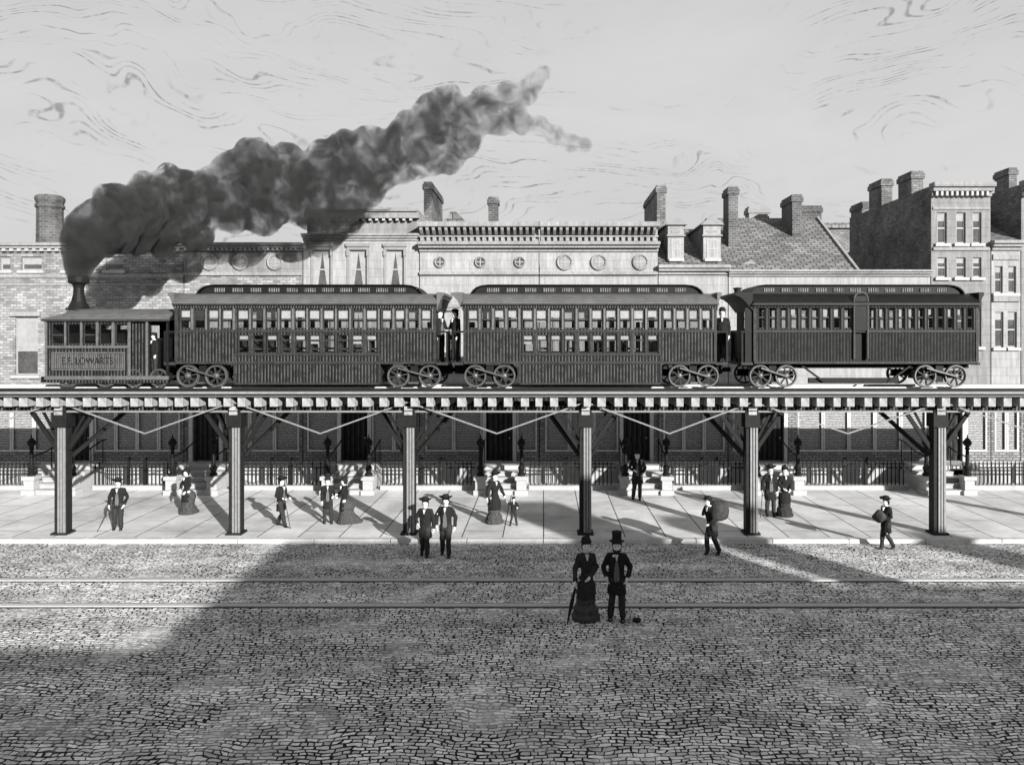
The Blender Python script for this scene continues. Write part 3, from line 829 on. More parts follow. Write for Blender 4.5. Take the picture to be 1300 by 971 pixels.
def cornice(h, pl, pr, pt, pb, out=.35, teeth=0, mat=None, tooth=(.14,.2), y=FD):
    x0, x1, z1, z0 = fx(pl), fx(pr), fz(pt), fz(pb)
    t = z1-z0
    c = MB().box(x0-.05, x1+.05, y-out, y+.1, z1-t*.35, z1).box(x0-.03, x1+.03, y-out*.7, y-.003, z1-t*.65, z1-t*.35-.003).box(x0-.01, x1+.01, y-out*.3, y-.002, z0, z1-t*.65-.003)
    c = c.build('cornice', mat or M['trim'], h, bevel=.02)
    if teeth:
        m = MB(); x = x0+.1
        while x < x1-.1:
            m.box(x, x+teeth*.45, y-out*.62, y-out*.3-.002, z0+.02, z1-t*.65-.006); x += teeth
        m.build('dentils', M['stone'], c)
    return c
def oculus(h, px, py, r, y=FD):
    c = (fx(px), y, fz(py))
    k = MB().lathe([(r*.72,-.02),(r*.75,-.09),(r*.9,-.11),(r,-.08),(r*1.02,-.002)], c, 28, 'y').build('oculus_window', M['trim'], h, smooth=False)
    MB().lathe([(r*.7,-.03),(r*.7,-.04)], c, 24, 'y').build('pane', M['pane'] if r < .3 else M['hood'], k)
    MB().box(c[0]-.02, c[0]+.02, y-.06, y-.042, c[2]-r*.7, c[2]+r*.7).box(c[0]-r*.7, c[0]-.021, y-.06, y-.042, c[2]-.02, c[2]+.02).box(c[0]+.021, c[0]+r*.7, y-.06, y-.042, c[2]-.02, c[2]+.02).build('glazing_bar', M['frame'], k)
def chimney(h, x0, x1, y0, y1, zb, zt, pots=0, mat=None, round_=False):
    c = MB()
    if round_:
        xm, ym, r = (x0+x1)/2, (y0+y1)/2, (x1-x0)/2
        c.lathe([(r,zb),(r*.97,zt-.6),(r*1.08,zt-.55),(r*1.08,zt-.42),(r*.98,zt-.38),(r*1.1,zt-.2),(r*1.1,zt-.08),(r*.95,zt),(r*.7,zt)], (xm, ym, 0), 10)
    else:
        c.box(x0, x1, y0, y1, zb, zt-.35).box(x0-.06, x1+.06, y0-.06, y1+.06, zt-.35, zt-.12).box(x0-.01, x1+.01, y0-.01, y1+.01, zt-.118, zt)
    o = c.build('chimney', mat or M['brickchim'], h)
    for i in range(pots):
        yy = y0+(y1-y0)*(i+.5)/pots
        MB().lathe([(.13,zt),(.11,zt+.3),(.14,zt+.32),(.14,zt+.38),(.08,zt+.38)], ((x0+x1)/2, yy, 0), 10).build('chimney_pot', M['hood'], o)
    return o

# left end, beyond the photograph and into it
h = house('pale brick row house continuing the terrace beyond the left edge', -420, -141, 312, M['brickpale'], [(-380,-350,402,475),(-300,-270,402,475),(-220,-190,402,475)], -300, [(-275,-150,4),(-415,-325,3)])
cornice(h, -420, -141, 309, 320)
h = house('long pale brick house at the far left with a round brick chimney', -140, 233, 312, M['brickpale'], [(-60,-30,402,476),(19,48,402,476),(118,146,402,476),(192,220,402,476),(0,13,326,343),(27,53,326,343),(82,104,326,343),(135,157,326,343)], 98, [(120,229,4),(-70,72,5)], wargs=dict(hood=False, blind=.6))
cornice(h, -140, 233, 309, 320, .35, .33)
MB().box(fx(-140), fx(233), FD-.08, FD-.003, fz(353), fz(348)).build('band', M['trim'], h); MB().box(fx(-140), fx(233), FD-.05, FD-.003, fz(363), fz(360)).build('band', M['trim'], h)
for a, b in ((19,48),(118,146),(-60,-30),(192,220)): MB().box(fx(a)-.16, fx(b)+.16, FD-.13, FD-.003, fz(402)+.02, fz(396)).build('lintel', M['trim'], h)
chimney(h, wx(48, 36), wx(79, 36), 35.4, 36.6, fz(312), wz(249, 36), round_=True, mat=M['brickchim2'] if 'brickchim2' in M else brick('tall_chimney_brick', .12, .2, bw=.26, bh=.12))

h = house('plain house with three round frieze windows, left of the tall stucco house', 234, 384, 313, M['brickpale'], [(262,290,398,470),(310,338,398,470),(350,376,398,470)], 262, [(286,380,3)], wargs=dict(hood=False))
cornice(h, 234, 384, 309, 319, .4, .2)
MB().box(fx(234), fx(384), FD-.05, FD-.004, fz(346), fz(320)).build('frieze', M['stucco2'], h)
MB().box(fx(234), fx(384), FD-.12, FD-.003, fz(350), fz(346)-.003).build('band', M['trim'], h)
for px in (267, 306, 350): oculus(h, px, 333, .36, FD-.052)

h = house('tall white stucco house with three hooded curtained windows', 385, 532, 300, M['stucco'], [(398,419,318,366),(444,465,318,366),(491,512,318,366),(398,419,395,460),(444,465,395,460),(491,512,395,460)], 450, [(390,432,1),(472,528,2)], wargs=dict(curtains=True, blind=0))
cornice(h, 385, 532, 297, 306, .25)
x0, x1 = fx(385), fx(532)
a = MB().box(x0+.02, x1-.02, FD+.5, FD+8, fz(300)+.004, fz(276)).build('attic_storey', M['stucco2'], h)
MB().box(x0-.03, x1-.05, FD+.2, FD+8.1, fz(276)+.003, fz(265)-.1).box(x0+.05, x1-.1, FD+.1, FD+8.2, fz(265)-.097, fz(265)).build('cornice', M['trim'], a)
m = MB(); x = x0+.1
while x < x1-.2: m.box(x, x+.12, FD+.25, FD+.498, fz(279), fz(276)-.01); x += .3
m.build('dentils', M['stone'], a)
chimney(h, wx(538,37), wx(548,37), 37, 41, fz(300), wz(231,37), mat=M['bricksootshade'])

def twin(label, pl, pr, occ, small, door, blocks):
    h = house(label, pl, pr, 320, M['stucco'], [(pl+20,pl+48,395,462),(pl+62,pl+90,395,462),(pl+104,pl+132,395,462)], door, blocks, wargs=dict(hood=True, blind=.8))
    cornice(h, pl, pr, 308, 320, .5)
    MB().box(fx(pl)+.01, fx(pr)-.01, FD-.06, FD-.003, fz(345), fz(320)-.002).build('frieze', M['stucco'], h)
    MB().box(fx(pl), fx(pr), FD-.16, FD-.003, fz(349), fz(345)-.003).build('band', M['trim'], h)
    for px in occ: oculus(h, px, 333, .25 if small else .36, FD-.062)
    zt = fz(308)
    m = MB(); x = fx(pl)+.06
    MB().box(fx(pl)+.02, fx(pr)-.02, FD-.1, FD+7, zt, fz(286)).build('parapet', M['hood'], h)
    MB().box(fx(pl)-.03, fx(pr)+.03, FD-.62, FD+.3, fz(290), fz(284)).box(fx(pl), fx(pr), FD-.3, FD-.105, fz(302), fz(300.3)).build('parapet_coping', M['trim'], h)
    while x < fx(pr)-.2:
        m.prism([(FD-.55,fz(290)-.01),(FD-.105,fz(290)-.01),(FD-.105,fz(300)),(FD-.25,fz(299)),(FD-.5,fz(294))], 'x', x, x+.12)
        m.box(x, x+.15, FD-.27, FD-.106, fz(307), fz(302.3)); x += .27
    m.build('modillions', M['trim'], h)
    return h
h = twin('white house with bracketed parapet and three small ringed round windows', 533, 684, (559,610,660), True, 634, [(540,612,2),(656,682,1)])
chimney(h, wx(620,38), wx(632,38), 38, 38.6, fz(300), wz(250,38), mat=M['brickchim'])
g = MB().prism([(wx(560,37), fz(284)), (wx(604,37), fz(284)), (wx(578,37), wz(268,37)), (wx(572,37), wz(268,37))], 'y', 37, 41).build('roof', M['slate'], h)
h = twin('white house with bracketed parapet and three large plain round windows', 685, 835, (717,760,813), False, 808, [(692,785,3)])
chimney(h, wx(834,37.5), wx(845,37.5), 37.5, 42.2, fz(300), wz(235,37.5), mat=M['bricksootshade'])

# mansard house with two dormers
def slope(h, pl, pr, yb, zr, y_r, name='roof', mat=None, z0=None):
    x0, x1 = fx(pl), fx(pr); z0 = fz(yb) if z0 is None else z0
    b = FD-.1
    r = MB().prism([(b,z0),(y_r,zr),(2*y_r-b,z0),(2*y_r-b,z0-.15),(b,z0-.15)], 'x', x0, x1).build(name, mat or M['slate'], h)
    return r
h = house('narrow house with a steep slate roof and two pedimented dormers', 836, 924, 349, M['stucco'], [(850,872,395,462),(888,910,395,462)], None, [(842,920,3)], wargs=dict(hood=False, blind=.7))
cornice(h, 836, 924, 337, 349, .4)
rf = slope(h, 836, 924.9, 337, wz(291,39), 39.0)
for a, b in ((848,868),(893,915)):
    x0, x1 = wx(a,34.8), wx(b,34.8); zb, zt, za = wz(334,34.8), wz(286,34.8), wz(273,34.8)
    d = MB().box(x0, x1, 34.8, 38.2, zb, zt).build('dormer', M['stucco'], h)
    xm = (x0+x1)/2
    MB().prism([(x0-.14,zt+.003),(x1+.14,zt+.003),(xm,za)], 'y', 34.66, 34.84).box(x0-.06, x1+.06, 34.7, 34.797, zt-.5, zt-.42).build('pediment', M['hood'], d)
    MB().prism([(x0-.12,zt+.003),(x1+.12,zt+.003),(xm,za-.02)], 'y', 34.842, 38.4).box(x0-.012, x0-.002, 34.81, 38.3, zb, zt).box(x1+.002, x1+.012, 34.81, 38.3, zb, zt).build('roof', M['slate'], d)
    fwin(d, x0+.14, x1-.14, zb+.2, zt-.62, 34.69, False, .0, True)
    MB().box(x0+.14,x1-.14,34.795,34.798,zb+.2,zt-.62).build('recess', M['hood'], d)
    MB().box(x0+.15, x1-.15, 34.78, 34.797, zt-.32, zt-.22).build('panel', M['hood'], d)
# long slate roof house
h = house('house with a long plain slate roof and several brick chimneys', 925, 1181, 350, M['stucco'], [(945,970,395,462),(1000,1025,395,462),(1060,1085,395,462),(1115,1140,395,462)], 978, [(1012,1176,5),(930,956,1)], wargs=dict(hood=False, blind=.7))
cornice(h, 925, 1181, 343, 351, .3)
rf = slope(h, 925.1, 1086, 344, wz(277,39.5), 39.5)
xe = fx(1086)
MB().bar((xe+.06, FD-.12, fz(344)-.02), (xe+.06, 39.5, wz(277,39.5)), .12, .2).build('verge_board', M['trim'], rf)
chimney(h, wx(925,36.5), wx(937,36.5), 36.5, 37.6, fz(330), wz(237,36.5))
chimney(h, wx(951,40.5), wx(977,40.5), 40.5, 41.3, 10.5, wz(262,40.5), mat=M['hood'])
chimney(h, wx(1006,37.5), wx(1018,37.5), 37.5, 39.2, 10.0, wz(247,37.5))
chimney(h, wx(1018,41), wx(1043,41), 41, 41.9, 9.5, wz(261,41))
MB().prism([(wx(938,35.3),fz(335)),(wx(952,35.3),fz(328)),(wx(960,35.3),fz(336))], 'y', 35.0, 36.6).build('skylight', M['trim'], rf)
# tall house with a blank side wall, its shade put into darker brick
h = house('tall grey house at right with a blank shade-darkened side wall and stepped chimneys', 1182, 1257.5, 236, M['stucco2'], [(1190,1202,270,309),(1214,1226,270,309),(1235,1246,270,309),(1190,1202,327,352),(1214,1226,327,352),(1235,1246,327,352),(1190,1202,375,440),(1214,1226,375,440),(1235,1246,375,440)], 1204, [(1226,1253,1)], depth=9.2, side=M['bricksootshade'], wargs=dict(hood=False, blind=.25))
cornice(h, 1182, 1257.5, 233, 250, .4, .22)
MB().box(fx(1184), fx(1256), FD-.05, FD-.003, fz(266), fz(263)).build('band', M['trim'], h); MB().box(fx(1184), fx(1256), FD-.08, FD-.003, fz(318), fz(314)).build('band', M['trim'], h)
X7 = fx(1182)
def stk(pa, pn, pt, zb):
    dn = X7/((pn-690)/F); df = X7/((pa-690)/F)
    chimney(h, X7+.01, X7+.55, dn, df, zb, wz(pt, dn), mat=M['bricksootshade'])
zt = fz(236)
stk(1140, 1157, 217, zt); stk(1103, 1119, 227, zt); stk(1080, 1094, 256, zt-1)
# low house and end house
h = house('slim two window house squeezed between two tall houses at right', 1258.5, 1295.5, 312, M['stucco'], [(1263,1273,338,372),(1280,1290,338,372),(1263,1274,396,441),(1279,1291,396,441)], None, [(1262,1293,2)], wargs=dict(hood=False, blind=.2))
cornice(h, 1258.5, 1295.5, 306, 318, .35)
slope(h, 1258.6, 1295.4, 306, wz(284,37), 37.0)
MB().box(fx(1260), fx(1294), FD-.1, FD-.003, fz(383), fz(376)).build('band', M['trim'], h); MB().box(fx(1260), fx(1294), FD-.06, FD-.003, fz(330), fz(323)).build('band', M['trim'], h)
h = house('tall end house cut by the right edge with a dark side wall', 1296.5, 1520, 234, M['stucco2'], [(1310,1330,272,312),(1360,1380,272,312),(1410,1430,272,312),(1460,1480,272,312),(1310,1330,340,390),(1360,1380,340,390),(1410,1430,340,390),(1460,1480,340,390)], 1400, [(1300,1375,2),(1425,1510,3)], side=M['bricksootshade'], wargs=dict(blind=.3))
cornice(h, 1296.5, 1520, 230, 250, .45, .22)
chimney(h, wx(1281,40), wx(1291,40), 40, 41.3, 12, wz(213,40), mat=M['bricksootshade'])
# low back building seen over the roofs
bk = thing('back_building', 'low dark building far back between the slate roof and the shade-darkened side wall', 'building', (wx(1050,47), 47, 0))
MB().box(wx(1005,47), wx(1100,47), 47, 52, 0, wz(290,47)).build('wall', M['bricksootshade'], bk)
MB().box(wx(1003,47), wx(1102,47), 46.8, 52.2, wz(290,47)+.003, wz(283,47)).build('roof', M['slate'], bk)

# stoops and railings in front of the houses
ST = [(66,98),(245,262),(442,450),(636,634),(820,808),(987,978),(1202,1204)]
WHO = ['leftmost stoop beside the first railway post', 'stoop behind the woman at left, stone steps with iron newel lamps', 'stoop behind the man in top hat and the woman in bustle', 'stoop behind the woman leading a child',
       'stoop with the man standing on its bottom step side', 'stoop partly hidden behind the couple in dark clothes and a railway post', 'rightmost stoop behind the last railway post']
SD_ = 31.9
def stoop(xc, xd, label):
    s = thing('stoop', label, 'stoop', (xc, SD_, 0), 'stone stoops with newel lamps')
    hw = .78
    xl, xr = xc-hw, xc+hw
    st = MB()
    for k in range(4):
        y = 31.78+.36*k
        st.box(xl+.02, xr-.02, y, 34.3, .19*k+(.003 if k else 0), .19*(k+1)).box(xl+.01, xr-.01, y-.03, y+.1, .19*(k+1)-.05, .19*(k+1)+.004)
    st.build('steps', M['stone'], s, bevel=.01)
    MB().box(min(xl, xd-.7), max(xr, xd+.7), 33.3, FD-.08, .764, .95).build('landing', M['stone'], s, bevel=.01)
    for q, sg in ((xl, -1), (xr, 1)):
        MB().box(q-.08 if sg < 0 else q, q if sg < 0 else q+.08, 32.2, 34.3, 0, .6).build('cheek_wall', M['stone'], s)
        xp = q + sg*.05
        p = MB().box(xp-.27, xp+.27, SD_-.27, SD_+.27, 0, .2).box(xp-.2, xp+.2, SD_-.2, SD_+.2, .2, .6).box(xp-.26, xp+.26, SD_-.26, SD_+.26, .6, .76).build('pedestal', M['stone'], s, bevel=.015)
        MB().lathe([(.15,.76),(.16,.86),(.1,.9),(.12,1.0),(.15,1.08),(.1,1.16),(.08,1.2),(.075,1.55),(.065,1.8),(.1,1.84),(.1,1.88),(.07,1.9),(.08,1.94)], (xp, SD_, 0), 14).ball((xp, SD_, 2.09), .165).lathe([(.1,2.22),(.06,2.28),(.025,2.3),(.02,2.42)], (xp, SD_, 0), 10).build('newel_lamp', M['iron'], p, smooth=False)
        MB().tube([(xp, SD_, 1.5), (xp, 32.9, 1.62), (xp, 34.0, 1.9), (xp, 34.35, 1.92)], .03, 8).tube([(xp, 33.2, .7), (xp, 33.2, 1.68)], .02, 6).tube([(xp, 34.1, .9), (xp, 34.1, 1.9)], .02, 6).build('handrail', M['iron'], s)
    return xl-.33, xr+.33
ends = []
for (ps, pd), w in zip(ST, WHO): ends.append(stoop(wx(ps, SD_), fx(pd), w))
FY = 32.9
segs = [(-29, ends[0][0])] + [(ends[i][1], ends[i+1][0]) for i in range(6)] + [(ends[6][1], 27)]
FL = ['iron railing running off the left edge beside the leftmost stoop', 'iron railing behind the man with open jacket at far left', 'iron railing behind the walking man with a cane', 'iron railing left of the woman with a child, behind a post',
      'iron railing between the child and the man by the steps', 'iron railing behind the man carrying a sack', 'iron railing behind the man carrying a bundle', 'iron railing right of the rightmost stoop, cut by the right edge']
for (a, b), lab in zip(segs, FL):
    f = thing('iron_fence', lab, 'fence', ((a+b)/2, FY, 0), 'iron area railings between the stoops')
    MB().box(a, b, FY-.11, FY+.11, 0, .16).box(a, b, FY-.14, FY+.14, .163, .2).build('base', M['stone'], f, bevel=.01)
    p = MB(); x = a+.08
    while x < b-.05:
        p.tube([(x, FY, .2), (x, FY, 1.12), (x, FY, 1.22)], [.026,.026,.004], 6); x += .168
    p.build('pickets', M['iron'], f)
    MB().box(a, b, FY-.03, FY+.03, .9, .95).box(a, b, FY-.03, FY+.03, 1.07, 1.11).build('rail', M['iron'], f)
    for q in (a+(b-a)*.42, a+(b-a)*.62):
        MB().box(q-.05, q+.05, FY-.05, FY+.05, .0, 1.2).bar((q, FY, 1.2), (q+.08, FY, 1.34), .09, .09, (0,1,0)).build('gate_post', M['iron'], f)

# ------------------------------------------------------------------ houses on the near side of the street, behind the viewer: they throw the long shadows
def near_house(label, x0, x1, h, chims, mat):
    y0 = -6.0
    o = thing('street_house', label, 'house', ((x0+x1)/2, y0, -.12), 'houses across the street behind the viewer')
    holes = []
    n = max(2, int((x1-x0)/2.6))
    for a, b in spread(x0+.4, x1-.4, n, 1.4):
        for z in ([1.2, 4.6] + ([8.0] if h > 10.3 else [])): holes.append((a, b, z, min(z+1.9, h-.8)))
    w = MB().wall(x0, x1, -.12, h, y0, holes, .2, True)
    w.quad((x0,y0,h),(x1,y0,h),(x1,y0-10,h),(x0,y0-10,h)); w.quad((x0,y0-10,-.12),(x1,y0-10,-.12),(x1,y0-10,h),(x0,y0-10,h))
    for xx in (x0+.004, x1-.004): w.quad((xx,y0,-.12),(xx,y0-10,-.12),(xx,y0-10,h),(xx,y0,h))
    w.build('wall', mat, o)
    for q in holes:
        f = MB().box(q[0], q[0]+.08, y0-.15, y0-.1, q[2], q[3]).box(q[1]-.08, q[1], y0-.15, y0-.1, q[2], q[3]).box(q[0]+.08, q[1]-.08, y0-.15, y0-.1, (q[2]+q[3])/2-.04, (q[2]+q[3])/2+.04).build('window', M['frame'], o)
        MB().box(q[0]+.08, q[1]-.08, y0-.135, y0-.125, q[2], q[3]).build('pane', M['pane'], f)
    MB().box(x0+.003, x1-.003, y0+.003, y0+.25, h-.45, h+.003).build('cornice', M['trim'], o)
    for a, b, hc in chims: chimney(o, a, b, y0-1.2, y0-.1, h, hc)
near_house('low brick house opposite, casting the shortest shadow', -62, 10.4, 7.75, [], M['brickmid'])
near_house('tall brick house opposite with one broad chimney stack', 10.4, 23.4, 10.85, [(20.2,22.5,13.1)], M['brickmid'])
near_house('middling brick house opposite with two slim chimney stacks', 23.4, 70, 9.25, [(24.7,25.8,12.2),(31.0,32.2,11.4)], M['brickmid'])
# ------------------------------------------------------------------ people
def V(*a): return Vector(a)
def folds(mb, H):
    vv = []
    for v in mb.v:
        p = Vector(v); a = noise.noise(Vector((p.x*15, p.y*15, p.z*5))); b = noise.noise(Vector((p.x*7+9, p.y*7, p.z*11)))
        vv.append((p.x + .010*H*a + .006*H*b, p.y + .010*H*b + .006*H*a, p.z))
    mb.v = vv; return mb
def person(label, px, py, ptop, yaw, sex='m', z0=0.0, d=None, hat='bowler', arms=None, legs=None, coat='short', coatm='cloth', legm='cloth2', vest=True, lean=(0,0), dress=None, group='people on the pavement and street', headturn=0, hh=None, hold=None, beard=False):
    if d is None: d = (CAMH - z0)*F/(py-430.0)
    X = wx(px, d)
    tot = (py-ptop)*d/F
    hatx = {'top':.115,'bowler':.05,'brim':.06,'bonnet':.05,'cap':.03,None:0.0}[hat]
    H = hh or tot/(1+hatx)
    org = Vector((X, d, z0)); rm = Matrix.Rotation(R(yaw), 4, 'Z')
    def W(mb):   # local fractions -> world
        o = MB(); o.f = mb.f; o.v = [tuple(org + rm @ (Vector(v)*H)) for v in mb.v]; return o
    lx, ly = lean
    female = sex == 'f'
    sh = .076 if female else .092
    hipx = .052
    SZ = .8
    def L(p):  # lean applied by height above hips
        k = max(0, (p[2]-.5)/.45); return Vector((p[0]+lx*k, p[1]+ly*k, p[2]))
    A = {'l': [(-sh-.035,.005,.64), (-sh-.03,-.03,.49)], 'r': [(sh+.035,.005,.64), (sh+.03,-.03,.49)]}
    if arms: A.update(arms)
    G = {'l': [(-.062,-.005,.28), (-.068,.0,.045)], 'r': [(.062,-.005,.28), (.068,.0,.045)]}
    if legs: G.update(legs)
    head = L((0,-.008,.925)); ht = rm
    hb = MB(); b = MB(); fing = MB()
    # torso, neck and head in one skin
    def ring(z, rx, rf, rb=None, y=0):
        c = L((0, y, z)); return (c.x, c.y, z, rx, rf, rb or rf)
    fk = .72 if female else .92
    b.loft([ring(.46,.06*fk,.05*fk), ring(.5,.088*fk,.062*fk), ring(.56,.08*fk,.058*fk), ring(.62,.074*fk,.053*fk), ring(.7,.086*fk,.062*fk), ring(.77,.09*fk,.06*fk), ring(.815,.075,.045), ring(.835,.035,.035)])
    n0 = L((0,.004,.81)); b.tube([n0, head + V(0,.006,-.03)], [.036,.031], 12)
    HS = 1.05
    hr = [tuple(q*HS for q in qq) for qq in [(-.066,.022,.02,-.012),(-.058,.034,.04,-.008),(-.04,.041,.05,-.002),(-.015,.047,.055,0),(.01,.05,.056,.003),(.035,.047,.054,.005),(.055,.036,.042,.006),(.068,.016,.02,.006)]]
    b.loft([(head.x, head.y+q[3], head.z+q[0], q[1], q[2], q[2]*1.02) for q in hr], 18)
    b.tube([head+V(0,-.05,.012), head+V(0,-.066,-.012), head+V(0,-.052,-.018)], [.006,.011,.008], 8)      # nose
    for s in (-1,1):
        b.ball(tuple(head+V(s*.05,.004,-.002)), (.007,.013,.019), 8, 6)                                    # ears
    b.tube([head+V(-.014,-.05,-.036), head+V(.014,-.05,-.036)], .006, 6)                                   # lips
    sl = MB(); ct = MB(); tr = MB()
    for k, s in (('l',-1),('r',1)):
        S = L((s*sh,.004,SZ)); E = L(A[k][0]); Wr = L(A[k][1])
        b.tube([L((s*.06,.004,.8)), S, S.lerp(E,.5), E, E.lerp(Wr,.4), Wr], [.035,.034,.029,.024,.025,.016], 10)
        dirv = (Wr-E).normalized()
        nrm = V(-s,0,0); nrm = (nrm - dirv*nrm.dot(dirv)); nrm = nrm.normalized() if nrm.length > .1 else V(0,0,1)
        wd = dirv.cross(nrm).normalized()
        pl = Wr + dirv*.05
        b.tube([Wr - dirv*.01, Wr+dirv*.02, pl], [.016,.021,.02], 10)
        for i in range(4):
            st = pl + wd*(i-1.5)*.0115 - dirv*.008
            ln = (.036,.043,.04,.031)[i]
            fing.tube([st, st+dirv*ln*.5+nrm*.004, st+dirv*ln*.85+nrm*.014, st+dirv*ln*.95+nrm*.024], [.0058,.0055,.005,.0035], 6)
        fw = wd if (wd.y < 0) else -wd
        tb = Wr + dirv*.018 + fw*.014
        fing.tube([tb, tb+(dirv*.7+fw*.7)*.02, tb+(dirv*.95+fw*.4+nrm*.3)*.038], [.0068,.006,.004], 6)
        # sleeve
        sw = 1.25
        ct.tube([L((s*.05,.004,.8)), S+V(0,0,.002), S.lerp(E,.5), E, E.lerp(Wr,.5), Wr - dirv*.004], [.042,.043,.039,.035,.032,.028], 12)
        # legs
        K = V(*G[k][0]); An = V(*G[k][1]); Hp = V(s*hipx,0,.5)
        b.tube([V(s*.03,0,.53), Hp, Hp.lerp(K,.5), K, K.lerp(An,.35), An], [.05,.058,.045,.033,.033,.02], 10)
        b.tube([An+V(0,.012,-.012), An+V(0,-.03,-.022), An+V(0,-.075,-.03)], [.02,.02,.013], 8)
        tr.tube([V(s*.035,0,.53), Hp, Hp.lerp(K,.5), K, K.lerp(An,.5), An+V(0,0,.0)], [.06,.066,.055,.045,.042,.04], 12)
    body = fuse(W(b), .0095*H, 2)
    f2 = W(fing); body.add(f2.v, f2.f)
    o = body.build('person', M['skin'], None, org=org, smooth=True)
    tag(o, label, 'person', group)
    def part(nm, mb, m, smooth=True, bevel=0):
        q = mb.build(nm, m, o, smooth=smooth); return q
    # eyes
    for s in (-1, 1): part('eye', W(MB().ball(tuple(head+V(s*.02,-.055,.008)), .007, 8, 6)), M['eye'])
    # hair
    hb.loft([(head.x, head.y+.014, head.z-.05, .05,.02,.055), (head.x, head.y+.01, head.z-.02, .06,.024,.064), (head.x, head.y+.008, head.z+.005, .062,.036,.066), (head.x, head.y+.006, head.z+.035, .06,.06,.066), (head.x, head.y+.006, head.z+.06, .046,.053,.054), (head.x, head.y+.006, head.z+.08, .018,.02,.02)], 16)
    if beard: hb.loft([(head.x, head.y-.03, head.z-.105, .018,.018,.02),(head.x, head.y-.03, head.z-.08, .036,.034,.03),(head.x, head.y-.022, head.z-.055, .05,.044,.03),(head.x, head.y-.005, head.z-.035, .056,.03,.03)], 16)
    if female: hb.ball((head.x, head.y+.062, head.z+.02), (.035,.03,.035), 10, 8)
    elif random.random() < .6: hb.tube([head+V(-.022,-.056,-.028), head+V(0,-.06,-.024), head+V(.022,-.056,-.028)], [.004,.008,.004], 6)
    part('hair', W(hb), M['hair'])
    # coat or bodice
    tl = {'short':.44,'long':.33,'waist':.5}[coat] if not female else .5
    if female:
        ct.loft([ring(.53,.082,.07,.075), ring(.57,.07,.058), ring(.61,.067,.055), ring(.67,.083,.07), ring(.73,.094,.074), ring(.78,.1,.066), ring(.82,.08,.05), ring(.845,.04,.04)], 20)
    else:
        rings = []
        for z in ([tl, .4] if tl < .4 else [tl]):
            rings.append(ring(z,.118 if z < .45 else .112,.082,.085))
        rings += [ring(.5,.104,.074), ring(.57,.098,.07), ring(.64,.096,.07), ring(.72,.106,.074), ring(.78,.1,.066), ring(.815,.078,.05), ring(.845,.042,.042)]
        ct.loft(rings, 22)
    cm = folds(fuse(W(ct), .0105*H, 2), H)
    part('bodice' if female else 'coat', cm, M[coatm])
    # collar and shirt front
    c0 = L((0,0,.845)); part('collar', W(MB().lathe([(.04,0),(.041,.022),(.036,.022)], (c0.x, c0.y, .838), 14)), M['shirt'])
    fy = L((0,-.076,.72)).y; fl = L((0,0,.72)).x
    part('shirt_front', W(MB().prism([(fl-.02,.83),(fl+.02,.83),(fl+.006,.76),(fl-.006,.76)], 'y', fy-.012, fy+.03)), M['shirt'], False)
    if vest and not female:
        part('waistcoat', W(MB().prism([(fl-.008,.76),(fl+.008,.76),(fl+.03,.66),(fl+.036,.53),(fl+.018,.49),(fl,.51),(fl-.018,.49),(fl-.036,.53),(fl-.03,.66)], 'y', fy-.002, fy+.04)), M['vest'], False)
    if not female:
        tr.loft([(0,0,.47,.085,.065), (0,0,.5,.1,.072), (0,0,.56,.092,.066), (0,0,.6,.08,.06)], 18)
        part('trousers', folds(fuse(W(tr), .0105*H, 2), H), M[legm])
        for k in ('l','r'):
            An = V(*G[k][1]); zz = An.z-.045
            part('shoe', W(MB().loft([(An.x, An.y-.03, zz, .028,.058,.045),(An.x, An.y-.03, zz+.012, .03,.06,.046),(An.x, An.y-.02, zz+.028, .027,.048,.036),(An.x, An.y+.004, zz+.05, .024,.026,.026)], 14)), M['leather'])
    else:
        D_ = dict(train=.1, bustle=.1, m='cloth', hem=.13)
        D_.update(dress or {})
        bs, t = D_['bustle'], D_['train']
        def rip(i, a): return (.0 if i > 9 else (.05 if i % 2 else -.01))*(1-i*.05) + (.045*(1-i/11.0))*math.sin(a*11+i*.9)
        R_ = [(0,0,.0,.17,.15,.16+t),(0,0,.05,.172,.145,.15+t),(0,0,.09,.15,.13,.14+t*.8),(0,0,.14,.15,.125,.135+t*.65),(0,0,.2,.112,.095,.115+t*.5),(0,0,.25,.12,.1,.125+bs*.6),(0,0,.3,.112,.09,.12+bs*.75),(0,0,.35,.125,.095,.12+bs*.9),(0,0,.41,.115,.088,.11+bs),(0,0,.46,.112,.083,.1+bs*.95),(0,0,.51,.095,.075,.08+bs*.5),(0,0,.55,.078,.062,.066)]
        sm_ = MB().loft(R_, 44, rip)
        part('skirt', W(sm_), M[D_['m']], False)
        ap = MB().loft([(0,-.012,.27,.112,.095,.02),(0,-.01,.34,.122,.098,.03),(0,-.006,.42,.12,.095,.04),(0,-.004,.52,.094,.076,.05),(0,0,.555,.08,.064,.06)], 30, lambda i, a: .03*math.sin(a*14+i))
        part('overskirt', W(ap), M[coatm], False)
    # hat
    hx, hy, hz = head.x, head.y+.004, head.z
    prof = {
      'top': [(.09,.046),(.094,.05),(.065,.054),(.06,.06),(.058,.125),(.064,.175),(.062,.178),(.02,.178)],
      'bowler': [(.08,.042),(.084,.048),(.066,.048),(.063,.058),(.06,.083),(.046,.108),(.02,.118)],
      'brim': [(.115,.058),(.118,.06),(.067,.052),(.063,.06),(.059,.095),(.048,.118),(.02,.122)],
      'bonnet': [(.07,.046),(.074,.05),(.064,.056),(.06,.08),(.046,.1),(.02,.11)],
      'cap': [(.064,.04),(.067,.055),(.063,.082),(.034,.098),(.01,.1)]}.get(hat)
